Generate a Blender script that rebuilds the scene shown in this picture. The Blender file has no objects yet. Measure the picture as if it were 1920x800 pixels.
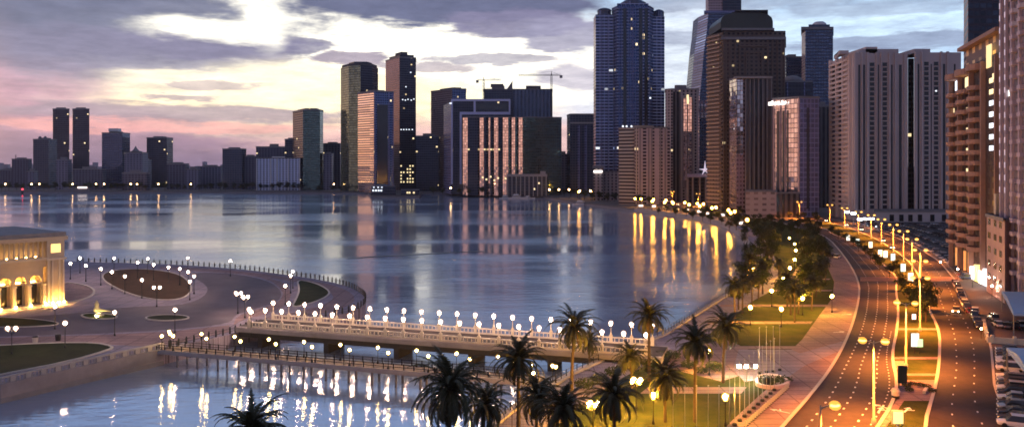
import bpy, bmesh, math, random
from mathutils import Vector, Matrix
from mathutils.geometry import tessellate_polygon
random.seed(7)
S = bpy.context.scene
COL = S.collection
F, CX, HY, EZ, LZ = 1500.0, 960.0, 312.0, 40.0, 3.0
R = math.radians

def X(px, Y): return (px - CX) / F * Y
def G(px, py, z=LZ):
    Y = F * (EZ - z) / (py - HY)
    return Vector((X(px, Y), Y, z))
def ZT(py, Y): return EZ + (HY - py) / F * Y

ORD = "first second third fourth fifth sixth seventh eighth ninth tenth eleventh twelfth thirteenth fourteenth fifteenth sixteenth seventeenth eighteenth nineteenth".split()
TENS = {20: 'twent', 30: 'thirt', 40: 'fort', 50: 'fift', 60: 'sixt', 70: 'sevent', 80: 'eight', 90: 'ninet'}
def ordw(i):
    n = i + 1
    if n < 20: return ORD[n - 1]
    t, u = n // 10 * 10, n % 10
    return TENS[t] + 'ieth' if u == 0 else TENS[t] + 'y-' + ORD[u - 1]

# ------------------------------------------------------------------ meshes
class MB:
    def __init__(s): s.v, s.f, s.uv, s.m = [], [], [], []
    def face(s, pts, uv=None, mi=0):
        b = len(s.v); s.v += [tuple(p) for p in pts]
        s.f.append(tuple(range(b, b + len(pts)))); s.uv.append(uv or [(p[0], p[1]) for p in pts]); s.m.append(mi)
        return s
    def mesh(s, vs, fs, mi=0):
        b = len(s.v); s.v += [tuple(v) for v in vs]
        for f in fs:
            s.f.append(tuple(b + i for i in f)); s.uv.append([(vs[i][0], vs[i][1]) for i in f]); s.m.append(mi)
        return s
    def box(s, c, d, rz=0, taper=1.0, mi=0):
        ca, sa = math.cos(rz), math.sin(rz); vs = []
        for k, (sx, sy, sz) in enumerate([(-1,-1,-1),(1,-1,-1),(1,1,-1),(-1,1,-1),(-1,-1,1),(1,-1,1),(1,1,1),(-1,1,1)]):
            t = taper if sz > 0 else 1
            x, y = sx * d[0] / 2 * t, sy * d[1] / 2 * t
            vs.append((c[0] + x * ca - y * sa, c[1] + x * sa + y * ca, c[2] + sz * d[2] / 2))
        return s.mesh(vs, [(0,3,2,1),(4,5,6,7),(0,1,5,4),(1,2,6,5),(2,3,7,6),(3,0,4,7)], mi)
    def prism(s, poly, z0, z1, mats=None, top=None, uvscale=1, bottom=False):
        n = len(poly)
        if sum(poly[i][0] * poly[(i+1) % n][1] - poly[(i+1) % n][0] * poly[i][1] for i in range(n)) < 0:
            poly = poly[::-1]
            if mats: mats = (mats[::-1][1:] + [mats[::-1][0]]) if len(mats) == n else mats
        for i in range(n):
            a, b = poly[i], poly[(i+1) % n]
            L = math.hypot(b[0]-a[0], b[1]-a[1])
            s.face([(a[0],a[1],z0),(b[0],b[1],z0),(b[0],b[1],z1),(a[0],a[1],z1)],
                   [(0,z0),(L,z0),(L,z1),(0,z1)], (mats[i % len(mats)] if mats else 0))
        mi = top if top is not None else 0
        tri = tessellate_polygon([[Vector((p[0],p[1],0)) for p in poly]])
        for t in tri:
            P = [poly[i] for i in t]
            ar = (P[1][0]-P[0][0])*(P[2][1]-P[0][1])-(P[2][0]-P[0][0])*(P[1][1]-P[0][1])
            if ar < 0: P = P[::-1]
            s.face([(p[0],p[1],z1) for p in P], None, mi)
            if bottom: s.face([(p[0],p[1],z0) for p in P[::-1]], None, mi)
        return s
    def tube(s, p0, p1, r0, r1=None, n=8, cap=True):
        r1 = r0 if r1 is None else r1
        p0, p1 = Vector(p0), Vector(p1); d = (p1 - p0).normalized()
        u = d.cross(Vector((0,0,1)) if abs(d.z) < .9 else Vector((1,0,0))).normalized(); w = d.cross(u)
        vs = []
        for p, r in ((p0, r0), (p1, r1)):
            for i in range(n):
                a = 2*math.pi*i/n; vs.append(p + (u*math.cos(a) + w*math.sin(a)) * r)
        fs = [(i, (i+1) % n, n+(i+1) % n, n+i) for i in range(n)]
        if cap: fs += [tuple(range(n))[::-1], tuple(range(n, 2*n))]
        return s.mesh(vs, fs)
    def lathe(s, c, prof, n=12, mi=0, a0=0, a1=2*math.pi):
        vs, fs = [], []; full = abs(a1-a0-2*math.pi) < 1e-6; k = n if full else n+1
        for r, z in prof:
            for i in range(k):
                a = a0+(a1-a0)*i/n; vs.append((c[0]+r*math.cos(a), c[1]+r*math.sin(a), c[2]+z))
        for j in range(len(prof)-1):
            for i in range(n):
                i2 = (i+1) % k
                fs.append((j*k+i, j*k+i2, (j+1)*k+i2, (j+1)*k+i))
        return s.mesh(vs, fs, mi)
    def ball(s, c, r, n=10, sq=1):
        return s.lathe(c, [(max(r*math.cos(t), .001), r*sq*math.sin(t)) for t in [math.pi*(j/6-.5) for j in range(7)]], n)
    def build(s, name, mat, parent=None, smooth=False, base=None, loc=None):
        off = Vector(base) if base is not None else (Vector(parent['o']) if parent is not None and 'o' in parent else Vector((0,0,0)))
        if loc is not None: off = Vector(loc)
        me = bpy.data.meshes.new(name)
        me.from_pydata([(v[0]-off.x, v[1]-off.y, v[2]-off.z) for v in s.v], [], s.f)
        uvl = me.uv_layers.new(name='UVMap')
        fl = [c for f in s.uv for uv in f for c in uv]
        uvl.data.foreach_set('uv', fl)
        for m in (mat if isinstance(mat, (list, tuple)) else [mat]): me.materials.append(m)
        me.polygons.foreach_set('material_index', s.m)
        if smooth: me.polygons.foreach_set('use_smooth', [True]*len(s.f))
        me.update()
        o = bpy.data.objects.new(name, me); COL.objects.link(o)
        if parent is not None: o.parent = parent
        elif loc is not None: o.location = loc
        return o

def tag(o, label=None, cat=None, group=None, kind=None):
    if label: o['label'] = label
    if cat: o['category'] = cat
    if group: o['group'] = group
    if kind: o['kind'] = kind
    return o
def thing(name, label, cat, loc=(0,0,0), group=None):
    o = bpy.data.objects.new(name, None); COL.objects.link(o); o.location = loc; o.empty_display_size = .2
    o['o'] = [float(c) for c in loc]
    return tag(o, label, cat, group)
def dup(root, loc, rz=0, label=None, group=None, sc=None, cat=None):
    m = {}
    def cp(o, par):
        c = o.copy(); COL.objects.link(c)
        if par is not None: c.parent = par
        for ch in o.children: cp(ch, c)
        return c
    r = cp(root, None); r.location = loc; r.rotation_euler = (0,0,rz)
    if sc: r.scale = (sc,sc,sc)
    if label: r['label'] = label
    if group: r['group'] = group
    if cat: r['category'] = cat
    return r
USED = set()
def place(proto, loc, rz=0, label=None, group=None, sc=None):
    """first use moves the prototype itself, later uses copy it"""
    if proto.name not in USED:
        USED.add(proto.name); proto.location = loc; proto.rotation_euler = (0,0,rz)
        if sc: proto.scale = (sc,sc,sc)
        if label: proto['label'] = label
        if group: proto['group'] = group
        return proto
    return dup(proto, loc, rz, label, group, sc)

# ------------------------------------------------------------------ materials
def newmat(name):
    m = bpy.data.materials.new(name); m.use_nodes = True
    nt = m.node_tree; bs = nt.nodes['Principled BSDF']
    return m, nt, bs
class N:
    """tiny node-expression helper"""
    def __init__(s, nt): s.nt = nt
    def put(s, node, i, v):
        if v is None: return
        if isinstance(v, (int, float)): node.inputs[i].default_value = v
        elif isinstance(v, (tuple, list)): node.inputs[i].default_value = v
        else: s.nt.links.new(v, node.inputs[i])
    def m(s, op, a, b=None, c=None, clamp=False):
        n = s.nt.nodes.new('ShaderNodeMath'); n.operation = op; n.use_clamp = clamp
        s.put(n, 0, a); s.put(n, 1, b); s.put(n, 2, c); return n.outputs[0]
    def mix(s, f, a, b, bt='MIX'):
        n = s.nt.nodes.new('ShaderNodeMix'); n.data_type = 'RGBA'; n.blend_type = bt
        s.put(n, 0, f)
        for i, v in ((6, a), (7, b)):
            if isinstance(v, (tuple, list)): v = tuple(v[:3]) + (1,)
            s.put(n, i, v)
        return n.outputs[2]
    def noise(s, vec, scale, detail=3, rough=.5, dim='3D'):
        n = s.nt.nodes.new('ShaderNodeTexNoise'); n.noise_dimensions = dim
        if vec is not None: s.nt.links.new(vec, n.inputs['Vector'])
        n.inputs['Scale'].default_value = scale; n.inputs['Detail'].default_value = detail; n.inputs['Roughness'].default_value = rough
        return n.outputs['Fac']
    def comb(s, x, y, z):
        n = s.nt.nodes.new('ShaderNodeCombineXYZ'); s.put(n,0,x); s.put(n,1,y); s.put(n,2,z); return n.outputs[0]
    def sep(s, v):
        n = s.nt.nodes.new('ShaderNodeSeparateXYZ'); s.nt.links.new(v, n.inputs[0]); return n.outputs
    def ss(s, x, lo, hi):
        n = s.nt.nodes.new('ShaderNodeMapRange'); n.interpolation_type = 'SMOOTHSTEP'
        s.put(n,0,x); n.inputs[1].default_value = lo; n.inputs[2].default_value = hi; return n.outputs[0]
    def coord(s, kind='Object'):
        return s.nt.nodes.new('ShaderNodeTexCoord').outputs[kind]
    def pos(s): return s.nt.nodes.new('ShaderNodeNewGeometry').outputs['Position']

def plain(name, col, rough=.7, metal=0, var=.25, scale=.5, bump=0, spec=.5):
    m, nt, bs = newmat(name); n = N(nt)
    nz = n.noise(n.pos(), scale, 5, .6)
    f = n.m('MULTIPLY_ADD', nz, 2*var, 1-var)
    c = n.mix(1.0, col, n.comb(f, f, f), 'MULTIPLY')
    nt.links.new(c, bs.inputs['Base Color'])
    bs.inputs['Roughness'].default_value = rough; bs.inputs['Metallic'].default_value = metal
    bs.inputs['Specular IOR Level'].default_value = spec if rough < .5 else spec*.4
    if bump:
        b = nt.nodes.new('ShaderNodeBump'); b.inputs['Strength'].default_value = bump; b.inputs['Distance'].default_value = .1
        nt.links.new(n.noise(n.pos(), scale*8, 3), b.inputs['Height']); nt.links.new(b.outputs[0], bs.inputs['Normal'])
    return m
def emit(name, col, st):
    m, nt, bs = newmat(name)
    bs.inputs['Base Color'].default_value = tuple(min(1, c) for c in col) + (1,)
    bs.inputs['Emission Color'].default_value = tuple(col) + (1,)
    bs.inputs['Emission Strength'].default_value = st
    return m
def facade(name, wall, glass, pu=3.5, gu=.6, pv=3.5, gv=.55, metal=.5, rough=.12, lit=0.0, litc=(1,.75,.4), lits=1.5, tilt=.012, wr=.6, wm=0, strip=None):
    """u,v are metres on the facade; gu/gv the glazed share of each bay and storey"""
    m, nt, bs = newmat(name); n = N(nt)
    uv = nt.nodes.new('ShaderNodeUVMap'); uv.uv_map = 'UVMap'
    x, y, _ = n.sep(uv.outputs[0])
    cu, cv = n.m('DIVIDE', x, pu), n.m('DIVIDE', y, pv)
    fu, fv = n.m('FRACT', cu), n.m('FRACT', cv)
    iu, iv = n.m('FLOOR', cu), n.m('FLOOR', cv)
    mk = n.m('MULTIPLY', n.m('LESS_THAN', fu, gu), n.m('LESS_THAN', fv, gv))
    if strip:   # full-height glass strips: (period, share)
        mk = n.m('MAXIMUM', mk, n.m('LESS_THAN', n.m('FRACT', n.m('DIVIDE', x, strip[0])), strip[1]))
    wn = nt.nodes.new('ShaderNodeTexWhiteNoise'); wn.noise_dimensions = '3D'
    nt.links.new(n.comb(iu, iv, 3.7), wn.inputs['Vector'])
    big = n.noise(n.pos(), .02, 3)
    wv = n.m('MULTIPLY_ADD', n.noise(n.pos(), .15, 4, .6), .35, n.m('MULTIPLY_ADD', big, .3, .68))
    wc = n.mix(1.0, wall, n.comb(wv, wv, wv), 'MULTIPLY')
    gvv = n.m('MULTIPLY_ADD', wn.outputs['Value'], .7, .65)
    gc = n.mix(1.0, glass, n.comb(gvv, gvv, gvv), 'MULTIPLY')
    nt.links.new(n.mix(mk, wc, gc), bs.inputs['Base Color'])
    nt.links.new(n.m('MULTIPLY_ADD', mk, metal-wm, wm), bs.inputs['Metallic'])
    nt.links.new(n.m('MULTIPLY_ADD', mk, rough-wr, wr), bs.inputs['Roughness'])
    g = nt.nodes.new('ShaderNodeNewGeometry')
    vm = nt.nodes.new('ShaderNodeVectorMath'); vm.operation = 'MULTIPLY_ADD'
    t2 = nt.nodes.new('ShaderNodeVectorMath'); t2.operation = 'SUBTRACT'; t2.inputs[1].default_value = (.5,.5,.5)
    nt.links.new(wn.outputs['Color'], t2.inputs[0]); nt.links.new(t2.outputs[0], vm.inputs[0])
    tm = n.m('MULTIPLY', mk, tilt*2); nt.links.new(n.comb(tm, tm, tm), vm.inputs[1]); nt.links.new(g.outputs['Normal'], vm.inputs[2])
    nm = nt.nodes.new('ShaderNodeVectorMath'); nm.operation = 'NORMALIZE'; nt.links.new(vm.outputs[0], nm.inputs[0])
    nt.links.new(nm.outputs[0], bs.inputs['Normal'])
    bs.inputs['Specular IOR Level'].default_value = .3
    if lit > 0:
        wn2 = nt.nodes.new('ShaderNodeTexWhiteNoise'); wn2.noise_dimensions = '3D'
        nt.links.new(n.comb(iu, iv, 9.1), wn2.inputs['Vector'])
        on = n.m('MULTIPLY', n.m('LESS_THAN', wn2.outputs['Value'], lit), mk)
        nt.links.new(n.m('MULTIPLY', on, n.m('MULTIPLY_ADD', wn.outputs['Value'], lits, lits*.3)), bs.inputs['Emission Strength'])
        bs.inputs['Emission Color'].default_value = tuple(litc) + (1,)
    return m

# ------------------------------------------------------------------ world: dusk sky
def make_world():
    w = bpy.data.worlds.new('World'); S.world = w; w.use_nodes = True
    nt = w.node_tree; n = N(nt); bg = nt.nodes['Background']
    tc = n.coord('Generated'); x, y, z = n.sep(tc)
    az = n.m('MULTIPLY', n.m('ARCTAN2', x, y), 57.2958)
    el = n.m('MULTIPLY', n.m('ARCSINE', z), 57.2958)
    def ae(px, py):
        a = math.atan((px-CX)/F); return math.degrees(a), math.degrees(math.atan((HY-py)/F*math.cos(a)))
    nv = n.comb(n.m('MULTIPLY', az, .11), n.m('MULTIPLY', el, .34), 0)
    n1 = n.noise(nv, 1.0, 7, .62)
    nv2 = n.comb(n.m('MULTIPLY', az, .2), n.m('MULTIPLY', el, 1.1), 5.0)
    n2 = n.noise(nv2, 1.0, 6, .6)
    nv3 = n.comb(n.m('MULTIPLY', az, .5), n.m('MULTIPLY', el, 1.6), 9.0)
    n3 = n.noise(nv3, 1.0, 5, .6)
    azw = n.m('ADD', az, n.m('MULTIPLY_ADD', n1, 6.0, -3.0))
    elw = n.m('ADD', el, n.m('MULTIPLY_ADD', n2, 1.8, -.9))
    # base gradients
    tl = n.ss(el, 0, 4.5); th = n.ss(el, 3.0, 9.5)
    left = n.mix(th, n.mix(tl, (.20,.145,.25), (.50,.26,.36)), (.115,.11,.23))
    right = n.mix(th, n.mix(tl, (.62,.50,.56), (.52,.60,.76)), (.40,.58,.80))
    c = n.mix(n.ss(az, -14, 14), left, right)
    def blob(px, py, sx, sy, col, st, brk=.5, soft=.35, lo=.25, use=None):
        nonlocal c
        a0, e0 = ae(px, py); k = math.degrees(1/F)
        dx = n.m('DIVIDE', n.m('SUBTRACT', azw, a0), sx*k); dy = n.m('DIVIDE', n.m('SUBTRACT', elw, e0), sy*k)
        d = n.m('ADD', n.m('MULTIPLY', dx, dx), n.m('MULTIPLY', dy, dy))
        g = n.m('EXPONENT', n.m('MULTIPLY', d, -.7))
        g = n.m('ADD', g, n.m('MULTIPLY_ADD', n3, brk, -brk*.5))
        c = n.mix(n.m('MULTIPLY', n.ss(g, lo, lo+soft), st), c, col)
    cream, yel = (1.12,1.06,.90), (1.06,.88,.52)
    grey, dgrey = (.165,.145,.255), (.095,.098,.19)
    blob(700, 110, 390, 95, cream, 1, .2, .45, .1)
    blob(590, 190, 300, 50, yel, .85, .25, .5, .15)
    blob(330, 158, 110, 20, (1,.85,.62), .95, .3)
    blob(1500, 60, 260, 40, (.55,.68,.82), .7, .5, .6, .1)
    blob(495, 20, 60, 50, cream, 1, .3)
    blob(1290, 120, 110, 120, (.62,.66,.74), .8, .5, .6, .1)
    blob(860, 265, 330, 42, (.78,.47,.44), .8, .4, .5, .2)
    blob(300, 236, 260, 9, (.80,.36,.36), .75, .5, .5, .2)
    blob(60, 150, 120, 40, (.42,.24,.33), .6, .4, .5, .2)
    # clouds
    blob(100, 30, 370, 62, dgrey, .95, .55, .4, .22)
    blob(230, 105, 250, 44, grey, .85, .5, .5, .25)
    blob(430, 92, 130, 17, grey, .9, .7, .3)
    blob(560, 88, 60, 10, grey, .8, .7, .3)
    blob(400, 56, 120, 20, cream, 1, .15, .6)
    blob(505, 20, 45, 60, cream, 1, .15, .6)
    blob(420, 150, 170, 15, (1.05,.92,.68), .9, .3, .5)
    blob(560, 160, 130, 40, (1.08,.95,.66), .8, .2, .6, .15)
    blob(420, 188, 130, 8, (1.0,.85,.6), .8, .3, .5)
    blob(340, 212, 300, 15, (.30,.22,.31), .85, .5, .4)
    blob(350, 182, 60, 5, (.36,.26,.34), .7, .8, .3)
    blob(410, 160, 60, 6, (.40,.30,.36), .7, .8, .3)
    blob(830, 8, 260, 34, dgrey, 1, .35, .3, .25)
    blob(970, 44, 120, 22, grey, .95, .5, .3)
    blob(1060, 66, 80, 26, (.26,.24,.36), .9, .6, .3)
    blob(665, 112, 62, 11, (.3,.24,.32), .95, .6, .25)
    blob(800, 124, 70, 9, (.34,.27,.34), .8, .7, .3)
    blob(940, 112, 110, 8, (.3,.27,.36), .8, .7, .3)
    blob(1070, 146, 70, 22, (.38,.34,.46), .8, .6, .4)
    blob(1400, 0, 200, 20, (.22,.25,.36), .7, .6, .4)
    blob(1680, 78, 170, 16, (.2,.24,.38), .85, .6, .4)
    blob(1640, 15, 160, 14, (.24,.29,.42), .6, .6, .4)
    blob(1300, 70, 70, 14, (.3,.33,.45), .7, .6, .4)
    tx = n.m('MULTIPLY_ADD', n.noise(n.comb(n.m('MULTIPLY', az, .32), n.m('MULTIPLY', el, 1.5), 3.0), 1.0, 8, .7), 1.5, .32)
    c = n.mix(1.0, c, n.comb(tx, tx, n.m('MULTIPLY_ADD', tx, .8, .2)), 'MULTIPLY')
    c = n.mix(1.0, c, (1.16, 1.16, 1.18), 'MULTIPLY')
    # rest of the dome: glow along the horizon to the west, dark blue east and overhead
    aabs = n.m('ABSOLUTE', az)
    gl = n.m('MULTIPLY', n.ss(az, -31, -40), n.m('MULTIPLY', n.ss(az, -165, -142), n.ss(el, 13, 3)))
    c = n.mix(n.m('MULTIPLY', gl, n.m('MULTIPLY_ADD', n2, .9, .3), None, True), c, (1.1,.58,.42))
    c = n.mix(n.m('MULTIPLY', n.ss(el, 12.2, 16), n.ss(n.m('ABSOLUTE', az), 85, 60)), c, n.mix(n.ss(n1, .35, .65), (.26,.44,.82), (.58,.74,1.08)))
    c = n.mix(n.ss(el, 22, 42), c, (.05,.06,.115))
    c = n.mix(n.m('MAXIMUM', n.ss(az, 95, 130), n.ss(az, -142, -165)), c, (.17,.19,.34))
    dk = n.ss(az, 34, 50)
    c = n.mix(n.m('MULTIPLY', dk, .85), c, (.12,.14,.27))
    c = n.mix(n.ss(el, -.2, -1.5), c, (.05,.05,.08))
    sky = nt.nodes.new('ShaderNodeTexSky'); sky.sky_type = 'NISHITA'; sky.sun_disc = False
    sky.sun_elevation = SUN_EL; sky.sun_rotation = SUN_AZ
    nt.links.new(tc, sky.inputs[0])
    f = nt.nodes.new('ShaderNodeVectorMath'); f.operation = 'SCALE'; f.inputs['Scale'].default_value = .25
    nt.links.new(sky.outputs[0], f.inputs[0])
    f2 = nt.nodes.new('ShaderNodeVectorMath'); f2.operation = 'SCALE'; f2.inputs['Scale'].default_value = 10.0
    nt.links.new(c, f2.inputs[0])
    ad = nt.nodes.new('ShaderNodeVectorMath'); ad.operation = 'ADD'
    nt.links.new(f.outputs[0], ad.inputs[0]); nt.links.new(f2.outputs[0], ad.inputs[1])
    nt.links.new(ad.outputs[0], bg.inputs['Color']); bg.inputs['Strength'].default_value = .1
SUN_EL, SUN_AZ = R(5), R(-72)
make_world()
sun = bpy.data.lights.new('sun', 'SUN'); sun.energy = .22; sun.angle = R(9); sun.color = (1,.5,.40)
so = bpy.data.objects.new('sun', sun); COL.objects.link(so)
sd = Vector((math.sin(SUN_AZ)*math.cos(SUN_EL), math.cos(SUN_AZ)*math.cos(SUN_EL), math.sin(SUN_EL)))
so.rotation_euler = sd.to_track_quat('Z', 'Y').to_euler()
so.location = (0,0,300)

cam = bpy.data.cameras.new('camera'); co = bpy.data.objects.new('camera', cam); COL.objects.link(co)
co.location = (0,0,EZ); co.rotation_euler = (math.pi/2,0,0)
cam.lens = 36*F/1920; cam.sensor_width = 36; cam.shift_y = (HY-400)/1920
cam.clip_start = .5; cam.clip_end = 120000
S.camera = co
S.view_settings.view_transform = 'Standard'; S.view_settings.look = 'None'; S.view_settings.gamma = 1
S.view_settings.exposure = 0.12
S.render.engine = 'CYCLES'
cy = S.cycles
cy.use_denoising = True
try: cy.denoiser = 'OPENIMAGEDENOISE'
except Exception: pass
cy.max_bounces = 4; cy.diffuse_bounces = 2; cy.glossy_bounces = 3; cy.transmission_bounces = 1; cy.volume_bounces = 0
cy.sample_clamp_indirect = 4; cy.caustics_reflective = False; cy.caustics_refractive = False
cy.filter_width = 1.7
cy.use_light_tree = True
# ------------------------------------------------------------------ shared materials
def water_mat():
    m, nt, bs = newmat('water'); n = N(nt); p = n.pos(); x, y, z = n.sep(p)
    bs.inputs['Base Color'].default_value = (.38,.46,.58,1); bs.inputs['IOR'].default_value = 1.9; bs.inputs['Metallic'].default_value = .34
    big = n.noise(n.comb(n.m('MULTIPLY', x, .35), n.m('MULTIPLY', y, 1.0), 0), .011, 4, .6)
    calm = n.ss(big, .38, .62)
    near = n.ss(y, 172, 150)
    w1 = n.noise(n.comb(n.m('MULTIPLY', x, .42), y, 0), .6, 4, .6)
    w2 = n.noise(n.comb(n.m('MULTIPLY', x, .5), y, 7), .12, 3, .5)
    w3 = n.noise(n.comb(n.m('MULTIPLY', x, .8), y, 3), 1.7, 3, .6)
    h = n.m('ADD', n.m('ADD', w1, n.m('MULTIPLY', w2, 1.6)), n.m('MULTIPLY', w3, n.m('MULTIPLY', near, .10)))
    b = nt.nodes.new('ShaderNodeBump'); b.inputs['Distance'].default_value = .5
    st = n.m('ADD', n.m('MULTIPLY', n.m('MULTIPLY_ADD', calm, .30, .04), n.m('MULTIPLY_ADD', near, -.6, 1)), n.m('MULTIPLY', near, .10))
    nt.links.new(st, b.inputs['Strength']); nt.links.new(h, b.inputs['Height'])
    nt.links.new(b.outputs[0], bs.inputs['Normal'])
    nt.links.new(n.m('ADD', n.m('MULTIPLY', n.m('MULTIPLY_ADD', calm, .10, .09), n.m('MULTIPLY_ADD', near, -.75, 1)), 0.0), bs.inputs['Roughness'])
    return m
WATER = water_mat()
def grass_mat(name, c1, c2):
    m, nt, bs = newmat(name); n = N(nt); p = n.pos()
    f = n.noise(p, .25, 6, .7)
    nt.links.new(n.mix(n.ss(f, .3, .7), c1, c2), bs.inputs['Base Color']); bs.inputs['Roughness'].default_value = .95; bs.inputs['Specular IOR Level'].default_value = .1
    b = nt.nodes.new('ShaderNodeBump'); b.inputs['Strength'].default_value = .6; b.inputs['Distance'].default_value = .15
    nt.links.new(n.noise(p, 3, 3), b.inputs['Height']); nt.links.new(b.outputs[0], bs.inputs['Normal'])
    return m
def paving_mat(name, c1, c2, sc=1.2, dirt=.4):
    m, nt, bs = newmat(name); n = N(nt); p = n.pos()
    br = nt.nodes.new('ShaderNodeTexBrick'); nt.links.new(p, br.inputs['Vector']); br.inputs['Scale'].default_value = sc
    br.inputs['Color1'].default_value = c1+(1,); br.inputs['Color2'].default_value = c2+(1,); br.inputs['Mortar'].default_value = tuple(c*.5 for c in c1)+(1,)
    br.inputs['Mortar Size'].default_value = .015
    f = n.m('MULTIPLY_ADD', n.noise(p, .09, 6, .65), dirt*2, 1-dirt)
    b2 = nt.nodes.new('ShaderNodeTexBrick'); nt.links.new(p, b2.inputs['Vector']); b2.inputs['Scale'].default_value = .1; b2.offset = 0; b2.inputs['Mortar Size'].default_value = .012
    b2.inputs['Color1'].default_value = (1,1,1,1); b2.inputs['Color2'].default_value = (.8,.8,.84,1); b2.inputs['Mortar'].default_value = (.5,.5,.5,1)
    nt.links.new(n.mix(1.0, n.mix(1.0, br.outputs['Color'], b2.outputs['Color'], 'MULTIPLY'), n.comb(f,f,f), 'MULTIPLY'), bs.inputs['Base Color']); bs.inputs['Roughness'].default_value = .85; bs.inputs['Specular IOR Level'].default_value = .15
    return m
ASPH = plain('asphalt', (.065,.05,.05), .8, var=.7, scale=.16)
def asphalt_mat():
    m, nt, bs = newmat('worn_asphalt'); n = N(nt); p = n.pos()
    a = n.noise(p, .05, 5, .6); b_ = n.noise(p, .9, 5, .7)
    v = nt.nodes.new('ShaderNodeTexVoronoi'); v.inputs['Scale'].default_value = .06; nt.links.new(p, v.inputs['Vector'])
    pt = n.m('MULTIPLY_ADD', n.m('GREATER_THAN', n.sep(v.outputs['Color'])[0], .78), -.25, 1.0)
    f = n.m('MULTIPLY', n.m('MULTIPLY_ADD', a, 1.3, .3), n.m('MULTIPLY', n.m('MULTIPLY_ADD', b_, .9, .5), pt))
    nt.links.new(n.mix(1.0, (.056,.043,.043), n.comb(f,f,f), 'MULTIPLY'), bs.inputs['Base Color'])
    bs.inputs['Roughness'].default_value = .8; bs.inputs['Specular IOR Level'].default_value = .25
    return m
ASPH = asphalt_mat()
PAVE_P = paving_mat('paving_pink', (.37,.25,.25), (.31,.21,.215), .8)
PLAZA_ROAD = plain('plaza_paving_dark', (.13,.11,.135), .8, var=.45, scale=.15)
PAVE_G = paving_mat('paving_grey', (.36,.31,.37), (.30,.26,.32), .6)
KERB = plain('kerb_stone', (.5,.46,.42), .7, var=.15, scale=1)
GRASS = grass_mat('lawn_grass', (.024,.040,.008), (.062,.064,.016))
GRASSB = grass_mat('dry_lawn', (.06,.034,.022), (.09,.05,.03))
GROUND = plain('ground', (.16,.145,.14), .9, var=.4, scale=.03)
STONE = plain('stone', (.42,.38,.36), .7, var=.2, scale=.8)
STONE_D = plain('quay_stone', (.25,.24,.25), .8, var=.35, scale=.5)
QSTONE = plain('weathered_stone', (.30,.27,.28), .8, var=.5, scale=.25)
CREAM = plain('cream_stone', (.55,.45,.33), .6, var=.18, scale=.6)
CREAM_L = plain('pale_plaster', (.62,.55,.45), .6, var=.12, scale=.6)
BLACK = plain('black_metal', (.02,.02,.022), .45, metal=.3, var=.2)
GREYM = plain('grey_metal', (.3,.3,.3), .4, metal=.6, var=.15)
WHITEP = plain('white_paint', (.75,.75,.75), .5, var=.08, scale=3)
YPOLE = plain('painted_pole', (.42,.38,.3), .5, var=.1)
WOOD = plain('deck_wood', (.20,.15,.12), .7, var=.35, scale=1.5)
DARKW = plain('dark_opening', (.015,.014,.016), .2, var=.2)
DGLASS = plain('dark_glass', (.03,.035,.05), .12, metal=.2, var=.3, scale=.2, spec=.8)
ROOF = plain('roof_felt', (.10,.10,.11), .9, var=.3, scale=.2)
LEAF = plain('leaf', (.035,.05,.018), .6, var=.5, scale=.7)
LEAF2 = plain('leaf_olive', (.05,.055,.022), .6, var=.5, scale=.7)
PALM = plain('palm_frond', (.055,.058,.03), .55, var=.5, scale=1)
PALMD = plain('palm_dry_frond', (.13,.09,.05), .8, var=.4, scale=1)
BARK = plain('bark', (.09,.065,.045), .9, var=.4, scale=2)
MARK = plain('road_paint', (.7,.7,.68), .6, var=.25, scale=2)
E_WHITE = emit('globe_white', (1,.62,.42), 400)
E_GLOBE2 = emit('globe_soft', (1,.62,.2), 210)
E_YEL = emit('lantern_yellow', (1,.44,.04), 3600)
E_ORA = emit('street_lamp_glow', (1,.58,.16), 6)
E_FAR = emit('far_lamp_glow', (1,.40,.04), 420)
E_FARW = emit('far_lamp_white', (.9,.95,1), 60)
E_BOX = emit('lightbox_panel', (.85,1,.9), 1.3)
E_BOXY = emit('lightbox_panel_yellow', (1,.8,.25), 1.5)
E_BOXG = emit('lightbox_panel_green', (.35,.9,.5), 1.0)
E_WIN = emit('lit_window', (1,.78,.42), 1.3)
E_WINW = emit('lit_window_white', (.85,.92,1), 1.5)
E_UP = emit('uplight', (1,.48,.09), 330)
E_SHOP = emit('shop_light', (1,.8,.7), 3.5)
E_SIGN = emit('sign_letters', (1,.93,.85), 2.2)
E_RED = emit('red_light', (1,.05,.08), 4)
E_HEAD = emit('car_headlight', (1,.72,.4), 40)
E_TAIL = emit('car_tail_light', (1,.08,.03), 3)
E_FLOOD = emit('floodlight', (1,.85,.62), 420)

def veil(name, col, st, a=.5):  # see-through emissive shell, imitates the halo around a lamp
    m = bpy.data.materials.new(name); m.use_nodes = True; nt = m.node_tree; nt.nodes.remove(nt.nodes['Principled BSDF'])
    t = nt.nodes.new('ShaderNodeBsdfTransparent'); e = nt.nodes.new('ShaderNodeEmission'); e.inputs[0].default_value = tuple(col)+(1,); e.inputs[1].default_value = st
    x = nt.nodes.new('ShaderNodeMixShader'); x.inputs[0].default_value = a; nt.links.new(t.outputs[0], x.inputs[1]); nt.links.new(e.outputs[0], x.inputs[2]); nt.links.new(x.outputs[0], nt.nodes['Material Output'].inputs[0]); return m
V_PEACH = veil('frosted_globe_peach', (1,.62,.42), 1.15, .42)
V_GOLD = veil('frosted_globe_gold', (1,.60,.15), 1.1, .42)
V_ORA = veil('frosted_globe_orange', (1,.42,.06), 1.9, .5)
GRASSD = grass_mat('shaded_turf', (.018,.026,.012), (.035,.042,.02))  # darker, greyer turf colour
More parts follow.
